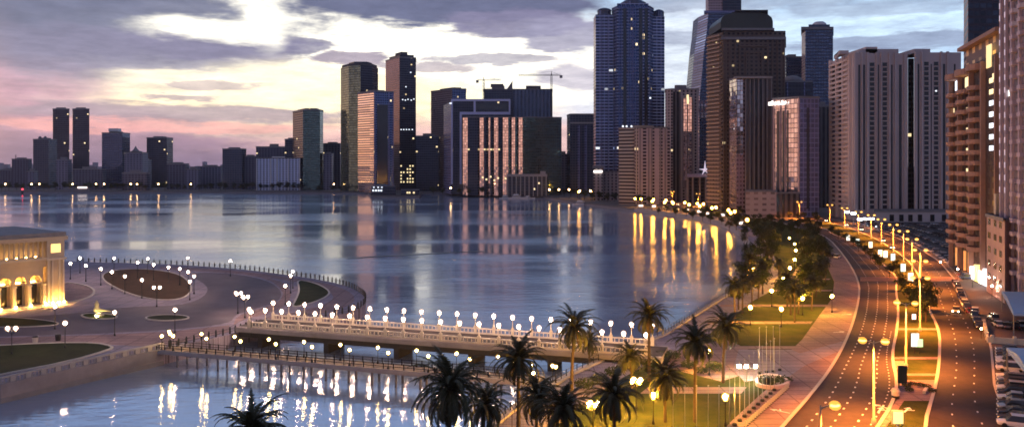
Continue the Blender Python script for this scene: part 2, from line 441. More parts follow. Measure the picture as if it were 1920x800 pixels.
def sheet(name, pts, mat, dz=.004, kind='structure', label=None, cat=None, z=LZ, thick=None):
    """flat polygon given as image-ground points or world xy"""
    poly = [(p[0], p[1]) for p in pts]; b = MB()
    if thick: b.prism(poly, z-.3, z+thick)
    else:
        for t in tessellate_polygon([[Vector((p[0],p[1],0)) for p in poly]]):
            P = [poly[i] for i in t]
            if (P[1][0]-P[0][0])*(P[2][1]-P[0][1])-(P[2][0]-P[0][0])*(P[1][1]-P[0][1]) < 0: P = P[::-1]
            b.face([(p[0],p[1],z+dz) for p in P])
    o = b.build(name, mat); tag(o, label, cat, None, kind); return o
def gp(l): return [G(*p) for p in l]
def smooth(pts, k=2, closed=True):
    """Chaikin corner cutting"""
    pts = [Vector((p[0],p[1])) for p in pts]
    for _ in range(k):
        q = []; n = len(pts)
        for i in range(n if closed else n-1):
            a, b = pts[i], pts[(i+1) % n]
            q += [a*.75+b*.25, a*.25+b*.75]
        if not closed: q = [pts[0]] + q + [pts[-1]]
        pts = q
    return pts
def ribbon(b, line, w, z0, z1, off=0):
    """solid strip of width w following an open line; off shifts it to the left side"""
    L = [Vector((p[0],p[1])) for p in line]; A, B = [], []
    for i, p in enumerate(L):
        t = (L[min(i+1, len(L)-1)]-L[max(i-1, 0)]).normalized(); nrm = Vector((-t.y, t.x))
        A.append(p+nrm*(off-w/2)); B.append(p+nrm*(off+w/2))
    for i in range(len(L)-1):
        a, c, d, e = A[i], A[i+1], B[i+1], B[i]
        b.mesh([(a.x,a.y,z0),(c.x,c.y,z0),(d.x,d.y,z0),(e.x,e.y,z0),(a.x,a.y,z1),(c.x,c.y,z1),(d.x,d.y,z1),(e.x,e.y,z1)],
               [(4,5,6,7),(0,1,5,4),(2,3,7,6)]+([(3,0,4,7)] if i == 0 else [])+([(1,2,6,5)] if i == len(L)-2 else []))
    return b
def walk(line, step, start=0):
    """points and headings every `step` metres on a line"""
    L = [Vector((p[0],p[1])) for p in line]; out = []; d = start; acc = 0
    for i in range(len(L)-1):
        seg = (L[i+1]-L[i]); l = seg.length
        while d <= acc+l+1e-6 and l > 0:
            t = (d-acc)/l; p = L[i]+seg*t; out.append((p.x, p.y, math.atan2(seg.y, seg.x))); d += step
        acc += l
    return out
def kerb_line(line, w=.35, h=.15, closed=True, z=LZ, mat=None):
    l = list(line)+([line[0]] if closed else [])
    b = ribbon(MB(), l, w, z-.05, z+h)
    return tag(b.build('kerb', mat or KERB), kind='structure')

# ------------------------------------------------------------------ water and land
w = MB(); w.face([(-30000,-2000,0),(30000,-2000,0),(30000,3000,0),(-30000,3000,0)])
tag(w.build('water', WATER), kind='structure')
SHORE = gp([(0,358),(200,358.4),(480,359),(690,360)]) + gp([(696,367),(786,367)]) + gp([(792,360.5),(880,360),(1000,364.5),(1080,378),(1190,391),(1300,404)]) \
      + [Vector(tuple(p)+(3,)) for p in smooth(gp([(1300,404),(1350,414),(1385,430),(1402,452),(1410,480),(1410,510),(1395,538),(1352,558)]), 2, False)[1:]] \
      + gp([(1240,628),(1165,656),(1068,701),(968,758),(920,797)])
land = [(-4000,1600),(-1600,1290)] + [(p.x,p.y) for p in SHORE] + [(-20,100),(-45,88),(-120,78),(-260,60),(-260,-300),(4000,-300),(40000,5000),(60000,80000),(-60000,80000)]
b = MB(); b.prism(land, -2, LZ); tag(b.build('ground', [GROUND]), kind='structure')
# quay coping along the lake
b = ribbon(MB(), [(p.x,p.y) for p in SHORE[10:]], 1.2, -1, LZ+.35, off=.4)
tag(b.build('quay_wall', STONE), 'pale stone coping edging the lake along the corniche and canal', 'quay wall')
b = ribbon(MB(), [(p.x,p.y) for p in SHORE[:11]], 2.0, -1, LZ-.8, off=.9)
tag(b.build('shore_bank', STONE_D), 'low dark stone bank edging the far shore of the lake', 'bank')

PEN = gp([(0,481),(120,490),(300,494),(430,502),(520,512),(620,527),(665,541),(688,558),(682,575),(640,590),(560,600),(475,613),(430,627),(300,656),(200,677),(0,722)])
OUT = smooth(PEN[:13], 2, False)
pen = [(-330,370),(-900,430),(-900,60),(-200,95)] 
penp = [tuple(p) for p in OUT] + [(p.x,p.y) for p in PEN[13:]] + [(-200,95),(-900,60),(-900,430),(-330,372)]
b = MB(); b.prism(penp, -2, LZ); tag(b.build('terrain', [PAVE_G]), kind='structure')

# peninsula surfaces
E1 = smooth(gp([(200,508),(262,503),(330,511),(356,528),(360,548),(338,562),(282,562),(225,545),(188,522)]), 2)
road = gp([(345,511),(430,511),(500,524),(530,545),(522,566),(472,580),(440,590),(432,606),(330,617),(200,624),(90,628),(-60,632),(-60,598),(120,590),(240,574),(340,573),(385,556),(392,535)])
sheet('road', smooth(road, 2), PLAZA_ROAD, .004)
ring = smooth(gp([(300,498.5),(430,505.5),(520,516),(610,530),(650,543),(668,558),(655,574),(600,588),(540,597),(490,606),(478,600),(540,588),(600,574),(628,560),(618,545),(580,532),(510,521),(430,511),(300,505)]), 1)
sheet('path', ring, PAVE_P, .008)
sheet('path', smooth(gp([(345,506),(440,508),(520,523),(548,544),(540,570),(500,588),(450,600),(436,612),(444,592),(476,582),(524,567),(533,545),(502,522),(430,509.5)]), 1), PAVE_P, .012)
sheet('lawn', E1, GRASSB, thick=.12); kerb_line(E1, .5, .2)
E2 = smooth(gp([(556,524),(590,530),(616,543),(618,553),(592,566),(545,578),(556,560),(562,542)]), 2)
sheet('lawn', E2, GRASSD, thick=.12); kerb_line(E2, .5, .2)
E3 = gp([(-40,650),(100,643),(180,643),(212,650),(205,656),(130,678),(0,703),(-60,716)])
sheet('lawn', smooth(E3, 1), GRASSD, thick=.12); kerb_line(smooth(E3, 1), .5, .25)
E4 = smooth(gp([(-60,594),(40,596),(105,603),(112,609),(60,613),(-60,614)]), 2)
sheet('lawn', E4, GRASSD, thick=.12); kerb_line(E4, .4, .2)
E5 = smooth(gp([(148,590),(180,587),(222,592),(215,598),(165,598)]), 2)
sheet('lawn', E5, GRASS, thick=.15); kerb_line(E5, .4, .25)
E6 = smooth(gp([(272,594),(310,590),(350,592),(356,598),(315,602),(276,600)]), 2)
sheet('lawn', E6, GRASSD, thick=.15); kerb_line(E6, .4, .25)
PL = smooth(gp([(60,540),(120,529),(165,536),(180,547),(165,560),(115,570),(60,575)]), 2)
sheet('pavement', PL, PAVE_P, thick=.1); kerb_line(PL, .6, .3)
sheet('pavement', gp([(-60,634),(200,627),(330,620),(430,609),(430,622),(300,650),(215,646),(100,641),(-60,647)]), PAVE_P, .008)

# ------------------------------------------------------------------ east side surfaces
prom = [(p.x,p.y) for p in SHORE[10:]]
inn = []
L = [Vector(p) for p in prom]
for i, p in enumerate(L):
    t = (L[min(i+1, len(L)-1)]-L[max(i-1, 0)]).normalized(); nn = Vector((-t.y, t.x)); w_ = 9 if i > 8 else 12
    inn.append(p+nn*w_)
sheet('pavement', [tuple(p) for p in prom]+[tuple(p) for p in inn[::-1]], PAVE_G, .004)
BL = gp([(1546,473),(1552,501),(1564,528),(1561,558),(1534,594),(1504,636),(1484,655),(1478,700),(1430,735),(1370,790),(1335,830)])
BR = gp([(1465,800),(1480,784),(1520,740),(1560,688),(1592,628),(1610,568),(1612,528),(1585,481)])
park = [tuple(p) for p in inn[::-1]][1:]
lawnpoly = [(p[0],p[1]) for p in inn[2:]] + [(-10,95),(40,95)] + [(p.x,p.y) for p in BL[::-1]] + [(170,440),(176,500),(185,560),(180,620),(150,640)]
sheet('lawn', lawnpoly, GRASS, .006)
sheet('pavement', [(p.x,p.y) for p in BL] + [(28,100)] + [(p.x,p.y) for p in BR], PAVE_P, .020)
sheet('path', gp([(1385,655),(1484,655),(1500,662),(1590,636),(1580,655),(1510,684),(1480,705),(1395,715),(1375,690)]), PAVE_G, .026)
for (a, b_, y0, y1) in [(1352,1556,570.5,574.5),(1330,1524,602,606.5),(1300,1500,648,654),(1395,1562,543,545.5),(1400,1558,522,524)]:
    sheet('path', gp([(a,y0),(b_,y0),(b_-4,y1),(a-4,y1)]), PAVE_P, .012)
sheet('path', gp([(1215,725),(1400,725),(1390,737),(1200,737)]), PAVE_P, .012)
Wp = smooth(gp([(1512,480),(1500,500),(1490,520),(1480,542)]), 2, False)
b = ribbon(MB(), Wp, 2.2, LZ-.1, LZ+.016); tag(b.build('path', PAVE_P), kind='structure')
# carriageways
RL = [(10,64),(20,84),(30,100)] + [(p.x,p.y) for p in BR[1:]] + [(G(1550,442).x,G(1550,442).y),(171,470),(177,520),(180,580),(168,640),(150,720),(128,800),(112,900),(100,1000)]
RR = [(22,64),(33,82),(41,96)] + [(G(*q).x,G(*q).y) for q in [(1645,800),(1672,760),(1684,719),(1671,668),(1682,620),(1685,578),(1679,540),(1684,520),(1664,504),(1630,468),(1590,449),(1556,437)]] + [(186,470),(190,520),(192,580),(180,645),(162,720),(140,800),(124,900),(112,1000)]
RLs, RRs = smooth(RL, 2, False), smooth(RR, 2, False)
sheet('road', [tuple(p) for p in RLs]+[tuple(p) for p in RRs[::-1]], ASPH, .030)
QL = [(30,60),(44,84)] + [(G(*q).x,G(*q).y) for q in [(1732,800),(1747,749),(1756,716),(1762,671),(1762,618)]] + [(110,212),(124.5,240),(140,276),(154,310),(166,344),(177,379),(187,412),(194,441),(203,481),(209,521),(207,580),(204,640),(186,700),(164,760),(146,830),(130,920),(118,1000)]
QR = [(52,60),(65,98)] + [(G(*q).x,G(*q).y) for q in [(1866,740),(1862,690),(1857,640),(1842,600)]] + [(121,212),(135.5,240),(151,276),(166,310),(178,344),(189,379),(199,412),(206,441),(215,481),(221,521),(220,580),(216,642),(198,705),(176,765),(157,832),(141,922),(128,1000)]
QLs, QRs = smooth(QL, 2, False), smooth(QR, 2, False)
sheet('road', [tuple(p) for p in QLs]+[tuple(p) for p in QRs[::-1]], ASPH, .030)
for l in (RLs, RRs, QLs): kerb_line([tuple(p) for p in l], .5, .16, False)
kerb_line([tuple(p) for p in QRs], .4, .14, False)
# median lawn + cross paths
mp = [(p[0],p[1]) for p in RRs if p[1] < 560] + [(p[0],p[1]) for p in QLs[::-1] if p[1] < 560]
sheet('lawn', mp, GRASS, .014)
def bar_across(y0, y1, xl, xr, mat=PAVE_P, dz=.05):
    sheet('path', gp([(xl,y0),(xr,y0),(xr,y1),(xl,y1)]), mat, dz)
bar_across(615,618.5,1684,1762); bar_across(669,673,1671,1762); bar_across(700,704,1690,1757); bar_across(746,751,1681,1747)
sheet('path', gp([(1672,676),(1695,676),(1697,712),(1686,716)]), PAVE_P, .046)
sheet('path', gp([(1688,712),(1757,712),(1748,746),(1682,746)]), PAVE_P, .042)
sheet('path', gp([(1680,751),(1695,751),(1662,800),(1646,800)]), PAVE_P, .046)
# pedestrian crossing table at the junction
sheet('pavement', gp([(1613,519),(1800,519),(1806,527),(1613,527)]), paving_mat('crossing_brick', (.42,.22,.16), (.36,.2,.15), .8), .060)
# lane dots
b = MB()
for fr in (.25,.5,.75):
    for (x_, y_, h_) in walk([tuple(RLs[0].lerp(RRs[0], fr))]+[tuple(RLs[min(int(i*len(RLs)/40),len(RLs)-1)].lerp(RRs[min(int(i*len(RRs)/40),len(RRs)-1)], fr)) for i in range(1,34)], 3.4):
        if y_ < 420: b.box((x_,y_,LZ+.036), (.75,.26,.012), h_)
for (x_, y_, h_) in walk([(p[0]-1.2,p[1]) for p in RRs], 2.2):
    if 90 < y_ < 180: b.box((x_,y_,LZ+.036), (.5,.2,.012), h_)
for fr in (.33,.66):
    for (x_, y_, h_) in walk([tuple(QLs[int(i*(len(QLs)-1)/50)].lerp(QRs[int(i*(len(QRs)-1)/50)], fr)) for i in range(44)], 6):
        if y_ < 420: b.box((x_,y_,LZ+.036), (.8,.22,.012), h_)
tag(b.build('lane_markings', MARK), kind='structure')
def arrow(px, py, rz):
    g = G(px,py); b = MB(); z = LZ+.04
    b.face([(-.15,-1.6,0),(.15,-1.6,0),(.15,.6,0),(-.15,.6,0)]); b.face([(-.6,.6,0),(.6,.6,0),(0,1.7,0)])
    b.face([(.15,-.2,0),(1.0,.3,0),(1.0,.6,0),(.15,.1,0)])
    o = b.build('road_marking_arrow', MARK); o.location = (g.x,g.y,z); o.rotation_euler = (0,0,rz); tag(o, kind='structure')
for a in [(1654,762,.5),(1650,768,-.6),(1700,768,-.7),(1462,770,.8),(1573,622,-1.2),(1588,589,-1.2)]: arrow(*a)
# side pavement and parking ground
sheet('pavement', [(p[0]+.2,p[1]) for p in QRs if 90 < p[1] < 300] + [(175,300),(190,200),(170,90)], plain('forecourt', (.13,.105,.10), .8, var=.35, scale=.15), .010)
lot = [(170,306),(215,470),(232,535),(330,535),(330,330),(230,300)]
sheet('pavement', lot, plain('car_park_asphalt', (.05,.05,.055), .7, var=.3, scale=.1), .014)
# dark sandbar line in the lake
b = ribbon(MB(), smooth(gp([(650,472),(700,468),(780,465),(860,460),(910,459)]), 2, False), 2.2, -1, .12)
tag(b.build('floating_boom', BLACK), 'thin dark floating boom lying across the middle of the lake', 'boom')
# ------------------------------------------------------------------ buildings
def fp(pts): return [(X(px, Y), Y) for px, Y in pts]
def shrink(poly, k):
    cx = sum(p[0] for p in poly)/len(poly); cy_ = sum(p[1] for p in poly)/len(poly)
    return [((p[0]-cx)*k+cx, (p[1]-cy_)*k+cy_) for p in poly]
def building(name, label, cat, poly, zt, mats, em=None, parapet=1.5, roofs=(), z0=LZ-1, group=None, par_mat=None):
    """poly world xy, em = material slot per edge; roofs: (shrink, dz0, dz1, material)"""
    cx = sum(p[0] for p in poly)/len(poly); cy_ = min(p[1] for p in poly)
    t = thing(name, label, cat, (cx, cy_, LZ), group)
    b = MB(); b.prism(poly, z0, zt, em, top=len(mats)); b.build('wall', list(mats)+[ROOF], t)
    if parapet:
        pm = par_mat or mats[0]
        q = [(p[0],p[1]) for p in poly]
        b = MB(); l = q+[q[0]]; ribbon(b, l, .9, zt-.3, zt+parapet); b.build('parapet', pm if par_mat else STONE_D, t)
    for r in roofs:
        b = MB(); b.prism(shrink(poly, r[0]), zt+r[1], zt+r[2]); b.build(r[4] if len(r) > 4 else 'plant_room', r[3], t)
    return t
def strip(t, name, p, q, z0, z1, mat, d=.6):
    """vertical panel standing on the line p-q, d metres proud on the camera side"""
    a, c = Vector(p), Vector(q); n_ = Vector((c-a).yx).normalized(); n_.x, n_.y = (c-a).y, -(c-a).x; n_.normalize()
    if n_.dot((a+c)/2) > 0: n_ = -n_
    b = MB(); A, C = a+n_*d, c+n_*d
    b.prism([tuple(a-n_*.2), tuple(c-n_*.2), tuple(C), tuple(A)], z0, z1, bottom=True); return b.build(name, mat, t)
def face_pts(px0, Y0, px1, Y1):
    A, B = Vector((X(px0,Y0),Y0)), Vector((X(px1,Y1),Y1))
    def at(px):   # point of the wall line seen at column px
        k = (px-CX)/F; d = B-A
        s = (k*A.y-A.x)/(d.x-k*d.y); return A+d*s
    return at
# facade materials
F_NAVY = facade('facade_navy', (.09,.10,.15), (.10,.13,.22), 3, .75, 3.6, .6, .75, .15)
F_SLATE = facade('facade_slate', (.075,.08,.11), (.07,.09,.14), 4, .7, 3.6, .55, .6, .2)
F_GREENG = facade('facade_green_glass', (.045,.06,.06), (.13,.19,.17), 2.5, .88, 3.6, .8, .8, .1, tilt=.02)
F_DARK = facade('facade_dark', (.05,.05,.075), (.05,.06,.09), 3, .8, 3.6, .6, .6, .15, lit=.012)
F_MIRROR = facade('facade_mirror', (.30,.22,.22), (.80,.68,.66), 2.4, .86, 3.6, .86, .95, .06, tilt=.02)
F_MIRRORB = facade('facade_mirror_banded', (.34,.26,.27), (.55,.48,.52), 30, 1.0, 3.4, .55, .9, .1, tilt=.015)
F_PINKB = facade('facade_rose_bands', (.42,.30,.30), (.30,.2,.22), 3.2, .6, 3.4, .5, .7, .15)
F_BLUEB = facade('facade_blue_bands', (.46,.52,.72), (.04,.065,.15), 5, .9, 3.5, .66, .7, .12, lit=.01, litc=(.9,.95,1))
F_BLUEC = facade('facade_blue_columns', (.24,.30,.48), (.045,.08,.20), 2.6, .8, 3.5, .75, .75, .12, lit=.014)
F_WHITEB = facade('facade_pale_grid', (.62,.68,.85), (.10,.13,.22), 5, .5, 3.4, .55, .4, .2)
F_BEIGE = facade('facade_beige', (.40,.34,.34), (.05,.045,.06), 5.2, .36, 3.3, .5, .3, .2, lit=.014)
F_BEIGE2 = facade('facade_beige_strips', (.42,.36,.36), (.05,.05,.07), 4.2, .45, 3.3, .62, .3, .2, lit=.012)
F_BROWN = facade('facade_brown', (.14,.105,.09), (.03,.028,.032), 4, .5, 3.5, .5, .4, .2, lit=.014)
F_BALC = facade('facade_balcony_bands', (.50,.40,.34), (.05,.04,.045), 40, 1, 3.4, .5, .2, .3, lit=.0)
F_VIOLET = facade('facade_violet', (.28,.28,.46), (.2,.2,.36), 3, .8, 3.6, .8, .5, .25)
F_GREYV = facade('facade_grey_verticals', (.13,.12,.125), (.04,.045,.055), 4, .5, 3.5, 1.0, .5, .2)
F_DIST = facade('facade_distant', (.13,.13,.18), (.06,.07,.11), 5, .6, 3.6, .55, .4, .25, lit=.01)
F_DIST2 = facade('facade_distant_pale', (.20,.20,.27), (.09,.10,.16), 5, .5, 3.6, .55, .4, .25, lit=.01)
F_R9 = facade('facade_plaster', (.33,.29,.30), (.33,.29,.30), 4, .0, 3.4, .0, .0, .7)
WIN_D = plain('window_dark', (.02,.02,.03), .15, var=.3, spec=.6)

def simple(px0, px1, py, Y, mat, label, cat='tower', depth=30, roofs=((.45,0,5,STONE_D),), group=None, name='tower_block', left=None, par=1.5):
    """tower with a front face, plus a visible flank on the side nearer the view axis"""
    pts = [(px0,Y),(px1,Y)]; x0, x1 = X(px0,Y), X(px1,Y)
    poly = [(x0,Y),(x1,Y),(x1,Y+depth),(x0,Y+depth)]
    return building(name, label, cat, poly, ZT(py,Y), [mat], None, par, roofs, group=group)

# --- far left skyline
L_ = [
 (0,22,319,1420,F_DIST,'lowest flat-roofed block at the far left end of the skyline',12),
 (22,52,299,1400,F_DIST,'small dark block with a thin mast left of the twin towers',12),
 (62,91,262,1350,F_SLATE,'slim dark tower with two roof knobs just left of the twin towers',25),
 (191,229,250,1350,F_NAVY,'dark tower with a pale stepped crown, right of the twin towers',28),
 (233,267,287,1300,F_DIST2,'short pale block with pointed roof beside the crowned tower',20),
 (267,277,301,1330,F_DIST,'narrow low block wedged beside the pointed-roof block',14),
 (275,313,259,1400,F_DARK,'dark flat-topped tower standing alone over low blocks',25),
 (313,348,308,1300,F_DIST,'low dark block right of the lone flat-topped tower',14),
 (370,415,313,1330,F_DIST2,'low blue-grey block behind the orange shore lamp',14),
 (417,454,280,1290,F_SLATE,'grey block with small roof box before the long dark block',20),
 (455,480,294,1300,F_DIST,'low dark block between grey block and long dark block',14),
 (534,552,262,1300,F_DARK,'narrow dark block peeking left of the green glass tower',20),
 (605,638,270,1330,F_DIST,'dark block between the green glass tower and the tallest green tower',20),
 (607,622,289,1255,F_DIST2,'pale low block in the gap beside the octagonal tower',12),
]
def extra(t, k, poly, zt):
    pass
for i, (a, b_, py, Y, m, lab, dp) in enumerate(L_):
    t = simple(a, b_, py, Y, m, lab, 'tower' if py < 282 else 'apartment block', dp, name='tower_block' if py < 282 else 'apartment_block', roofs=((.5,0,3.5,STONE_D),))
    xm = X((a+b_)/2, Y); zt = ZT(py, Y)
    if i == 1:
        b = MB(); b.tube((X(27,Y),Y+4,zt),(X(27,Y),Y+4,zt+9),.8,.4); b.build('mast', BLACK, t)
    if i == 2:
        for q in (71,81):
            b = MB(); b.lathe((X(q,Y),Y+6,zt),[(2.8,0),(2.8,4),(1.2,6),(.01,6.5)],8); b.build('roof_knob', STONE_D, t)
    if i == 3:
        b = MB(); b.box((xm,Y+10,zt+6),(16,12,5)); b.build('crown', WHITEP, t)
    if i == 4:
        b = MB(); b.lathe((xm,Y+8,zt+3),[(7,0),(3,4),(.1,9)],6); b.build('spire', STONE_D, t)
twin = building('twin_tower', 'left one of two identical tall dark slab towers across the lake', 'tower', fp([(99,1500),(130,1500),(130,1535),(99,1535)]), ZT(205,1500), [F_DARK], None, 1.5, ((.6,0,4,STONE_D),), group='pair of twin towers across the lake')
dup(twin, (twin.location.x + X(136.6,1500)-X(99,1500), twin.location.y, twin.location.z), 0, 'right one of two identical tall dark slab towers across the lake')
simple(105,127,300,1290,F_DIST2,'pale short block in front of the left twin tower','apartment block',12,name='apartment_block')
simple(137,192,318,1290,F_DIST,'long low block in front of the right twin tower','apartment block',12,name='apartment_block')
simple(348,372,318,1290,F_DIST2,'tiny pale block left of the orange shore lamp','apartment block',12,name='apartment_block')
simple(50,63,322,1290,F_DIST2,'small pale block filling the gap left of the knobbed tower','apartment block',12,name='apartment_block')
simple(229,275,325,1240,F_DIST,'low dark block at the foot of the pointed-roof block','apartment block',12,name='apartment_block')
# hazy distant city on the horizon
random.seed(3)
bb = MB()
for i in range(70):
    px = -40+i*8.7+random.uniform(-3,3); Y = 5200+random.uniform(-300,300); w_ = random.uniform(18,40)
    bb.box((X(px,Y),Y,LZ+random.uniform(8,34)), (w_,30,random.uniform(20,75)))
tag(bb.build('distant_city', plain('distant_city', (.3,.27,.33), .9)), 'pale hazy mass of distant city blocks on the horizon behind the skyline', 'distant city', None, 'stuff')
# long white-blue low building
t = building('apartment_block', 'long low bluish-white building with window grid on the far shore', 'apartment block', fp([(481,1240),(563,1240),(563,1262),(481,1262)]), ZT(297,1240), [F_WHITEB], None, 1.2, ((.3,0,3,WHITEP),))
for k in (481.5,508,520,541,562): 
    b = MB(); b.box((X(k,1240),1239.4,(LZ+ZT(297,1240))/2),(1.4,1.6,ZT(297,1240)-LZ)); b.build('pilaster', WHITEP, t)
t = building('apartment_block', 'long dark flat block behind the bluish-white building', 'apartment block', fp([(480,1350),(548,1350),(548,1375),(480,1375)]), ZT(276,1350), [F_DIST], None, 1.5, ((.25,0,6,STONE_D),))
# green glass tower
t = building('glass_tower', 'dark green glass tower with one rounded corner, behind white building', 'tower', fp([(549,1290),(568,1245),(600,1245),(606,1262),(606,1300),(556,1300)]), ZT(207,1245), [F_GREENG,F_DARK], [1,0,0,0,0,0], 1.5, ((.7,0,4,F_DARK),))
# octagonal tower
t = building('glass_tower', 'tallest green glass tower with octagonal top left of the cluster', 'tower', fp([(639,1215),(654,1190),(676,1180),(698,1190),(709,1215),(709,1250),(639,1250)]), ZT(124,1190), [F_GREENG,F_DARK], [0,0,1,1,0,0,0], 0, ())
b = MB(); b.prism(fp([(641,1216),(655,1193),(676,1184),(697,1193),(707,1216),(700,1245),(645,1245)]), ZT(124,1190), ZT(119,1190)); b.build('cornice', ROOF, t)
b = MB(); b.prism(fp([(654,1210),(664,1195),(688,1195),(697,1210),(688,1232),(664,1232)]), ZT(119,1190), ZT(115,1190), bottom=True); b.build('roof_lantern', F_DARK, t)
# blush-flanked pale tower
t = building('glass_tower', 'pale tower whose left face mirrors the sunset, before the tallest pair', 'tower', fp([(671,1168),(701,1140),(738,1150),(738,1190),(676,1200)]), ZT(172,1140), [F_MIRRORB,F_BLUEC,F_SLATE], [0,1,2,2,2], 1.5, ((.5,0,4,STONE_D),))
at = face_pts(701,1140,738,1150)
strip(t, 'recess_panel', at(707), at(727), LZ+12, ZT(196,1140), DGLASS, .5)
for q in (702.5,729,736.5): strip(t, 'pilaster', at(q-.9), at(q+.9), LZ, ZT(172,1140), F_VIOLET, 1.2)
# tall tower with pink flank
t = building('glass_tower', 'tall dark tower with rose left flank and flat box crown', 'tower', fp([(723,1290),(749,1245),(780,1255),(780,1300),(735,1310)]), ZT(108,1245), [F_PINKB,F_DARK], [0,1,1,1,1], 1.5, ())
b = MB(); b.prism(fp([(730,1292),(750,1260),(776,1266),(774,1292)]), ZT(108,1245), ZT(100,1245)); b.build('crown', F_DARK, t)
b = MB(); b.prism(fp([(741,1285),(752,1265),(764,1268),(760,1290)]), ZT(100,1245), ZT(94,1245)); b.build('plant_room', ROOF, t)
at = face_pts(749,1245,780,1255)
def pleat(t, name, at, q0, q1, z0, z1, mat, k=.5):  # added mirrored wedge, turned so it reflects the bright sky at left
    a, c = at(q0), at(q1); d_ = c-a; n_ = Vector((d_.y,-d_.x)).normalized()
    if n_.dot(a) > 0: n_ = -n_
    b = MB(); b.prism([tuple(a+n_*.3),tuple(c+n_*.3),tuple(c+n_*(.3+d_.length*k))], z0, z1, bottom=True); return b.build(name, mat, t)
def lit(t, at, px, py, w, h, mat=None, d=.5):
    a, c = at(px-w/2), at(px+w/2); Y = (a.y+c.y)/2
    strip(t, 'lit_window', a, c, ZT(py+h/2,Y), ZT(py-h/2,Y), mat or E_WIN, d)
for (q, y_) in [(755,187),(760,188),(765,186.5),(771,188),(776,186),(752,243),(757,243),(762,243),(767,243),(773,243),(761,163),(770,136)]: lit(t, at, q, y_, 2, 1.8, E_WINW)
for r_ in range(6):
    for q in (752,757,764,769,774):
        if random.random() < .62: lit(t, at, q, 311+r_*6, 2.4, 2.6, E_WIN)
# lake-edge pavilion
t = building('pavilion', 'small dark pavilion with bright white windows jutting over the lake', 'pavilion', fp([(696,1030),(742,1030),(742,1050),(696,1050)]), ZT(352,1030)+2, [F_DARK], None, .5, ())
at = face_pts(696,1030,742,1030)
for q in (700,705,710,715): lit(t, at, q, 357, 3, 3, E_WINW)
for q in (701,709,716): lit(t, at, q, 351, 2.5, 2, E_WINW)
t = building('pavilion', 'low dark waterside pavilion with warm yellow windows below the tall tower', 'pavilion', fp([(752,1030),(786,1030),(786,1050),(752,1050)]), ZT(356,1030), [F_DARK], None, .5, ())
at = face_pts(752,1030,786,1030)
for q in (764,768,776): lit(t, at, q, 361, 3, 3, E_WIN)
# dark low blocks and rose tower
simple(780,822,256,1200,F_DARK,'broad dark block between rose-flanked towers','office block',30,name='office_block')
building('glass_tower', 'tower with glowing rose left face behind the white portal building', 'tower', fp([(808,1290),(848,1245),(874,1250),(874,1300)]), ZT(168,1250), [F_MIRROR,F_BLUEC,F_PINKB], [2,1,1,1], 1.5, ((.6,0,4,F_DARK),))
# portal building
Yp = 1090
t = building('portal_building', 'blue-black office building framed by a white portal', 'office building', fp([(832,Yp+70),(846,Yp),(957,Yp),(957,Yp+60)]), ZT(190,Yp), [F_DARK,F_VIOLET], [1,0,0,0], 1.0, ((.25,0,4,F_VIOLET),))
at = face_pts(846,Yp,957,Yp)
PV = plain('portal_cladding', (.66,.68,.92), .5, var=.1)
for (q0,q1,y0,y1,n_) in [(846,849,186,345,'portal_pier'),(849,957,186,190,'portal_beam'),(888,892,190,210,'portal_pier'),(954,957,190,211,'portal_pier'),(862,957,210,215,'portal_beam'),(862,866,215,345,'portal_pier')]:
    strip(t, n_, at(q0), at(q1), max(LZ,ZT(y1,Yp)), ZT(y0,Yp), PV, 1.6)
strip(t, 'window_band', at(893), at(952), ZT(206,Yp), ZT(194,Yp), DGLASS, .5)
lit(t, at, 845, 194, 4, 2, E_WINW, 2)
# glass block with mirrored warm strips (folded front)
def folded(name, label, pts, zt, wm, dm, per):
    poly = fp(pts); return building(name, label, 'office building', poly, zt, [wm, dm], per, 1.0, ())
Y1 = 1050
t = folded('office_building', 'dark glass building with folded front mirroring the sunset in strips', [(868,Y1+3),(877,Y1),(896,Y1),(896.5,Y1+3),(907,Y1),(912,Y1),(912.5,Y1+3),(919,Y1),(923,Y1),(923.5,Y1+3),(934,Y1),(944,Y1),(944,Y1+40),(868,Y1+40)], ZT(220,Y1), F_MIRROR, F_DARK, [0,1,1,0,1,1,0,1,1,0,1,1,1,1])
Y2 = 1030
t = folded('office_building', 'dark green glass building with gilded fluted left side', [(943,Y2+3),(953,Y2),(956,Y2),(956.5,Y2+3),(966,Y2),(969,Y2),(969.5,Y2+3),(980,Y2),(1053,Y2+10),(1053,Y2+50),(943,Y2+50)], ZT(220,Y2), F_MIRROR, F_GREENG, [0,1,1,0,1,1,0,1,1,1,1])
at = face_pts(868,Y1-13,953,Y1-13)
for q in (905,912,920,927,934,948,957): lit(t, face_pts(868,Y2-6,1053,Y2-6), q, 334+random.uniform(-4,4), 3, 3, E_WIN, .2)
# arcade podium
t = building('arcade_building', 'low grey arcade building with columns beside the moored boats', 'podium', fp([(950,1000),(1026,1000),(1026,1024),(950,1024)]), ZT(328,1000), [F_DARK], None, 0, ())
at = face_pts(950,1000,1026,1000)
strip(t, 'cornice', at(950), at(1026), ZT(331,1000), ZT(326,1000), STONE, 2)
for i in range(10):
    q = 952+i*8; strip(t, 'column', at(q-.9), at(q+.9), LZ, ZT(331,1000), STONE, 1.6)
strip(t, 'gate_arch', at(1013), at(1023), ZT(326,1000), ZT(321,1000), STONE, 1.8)
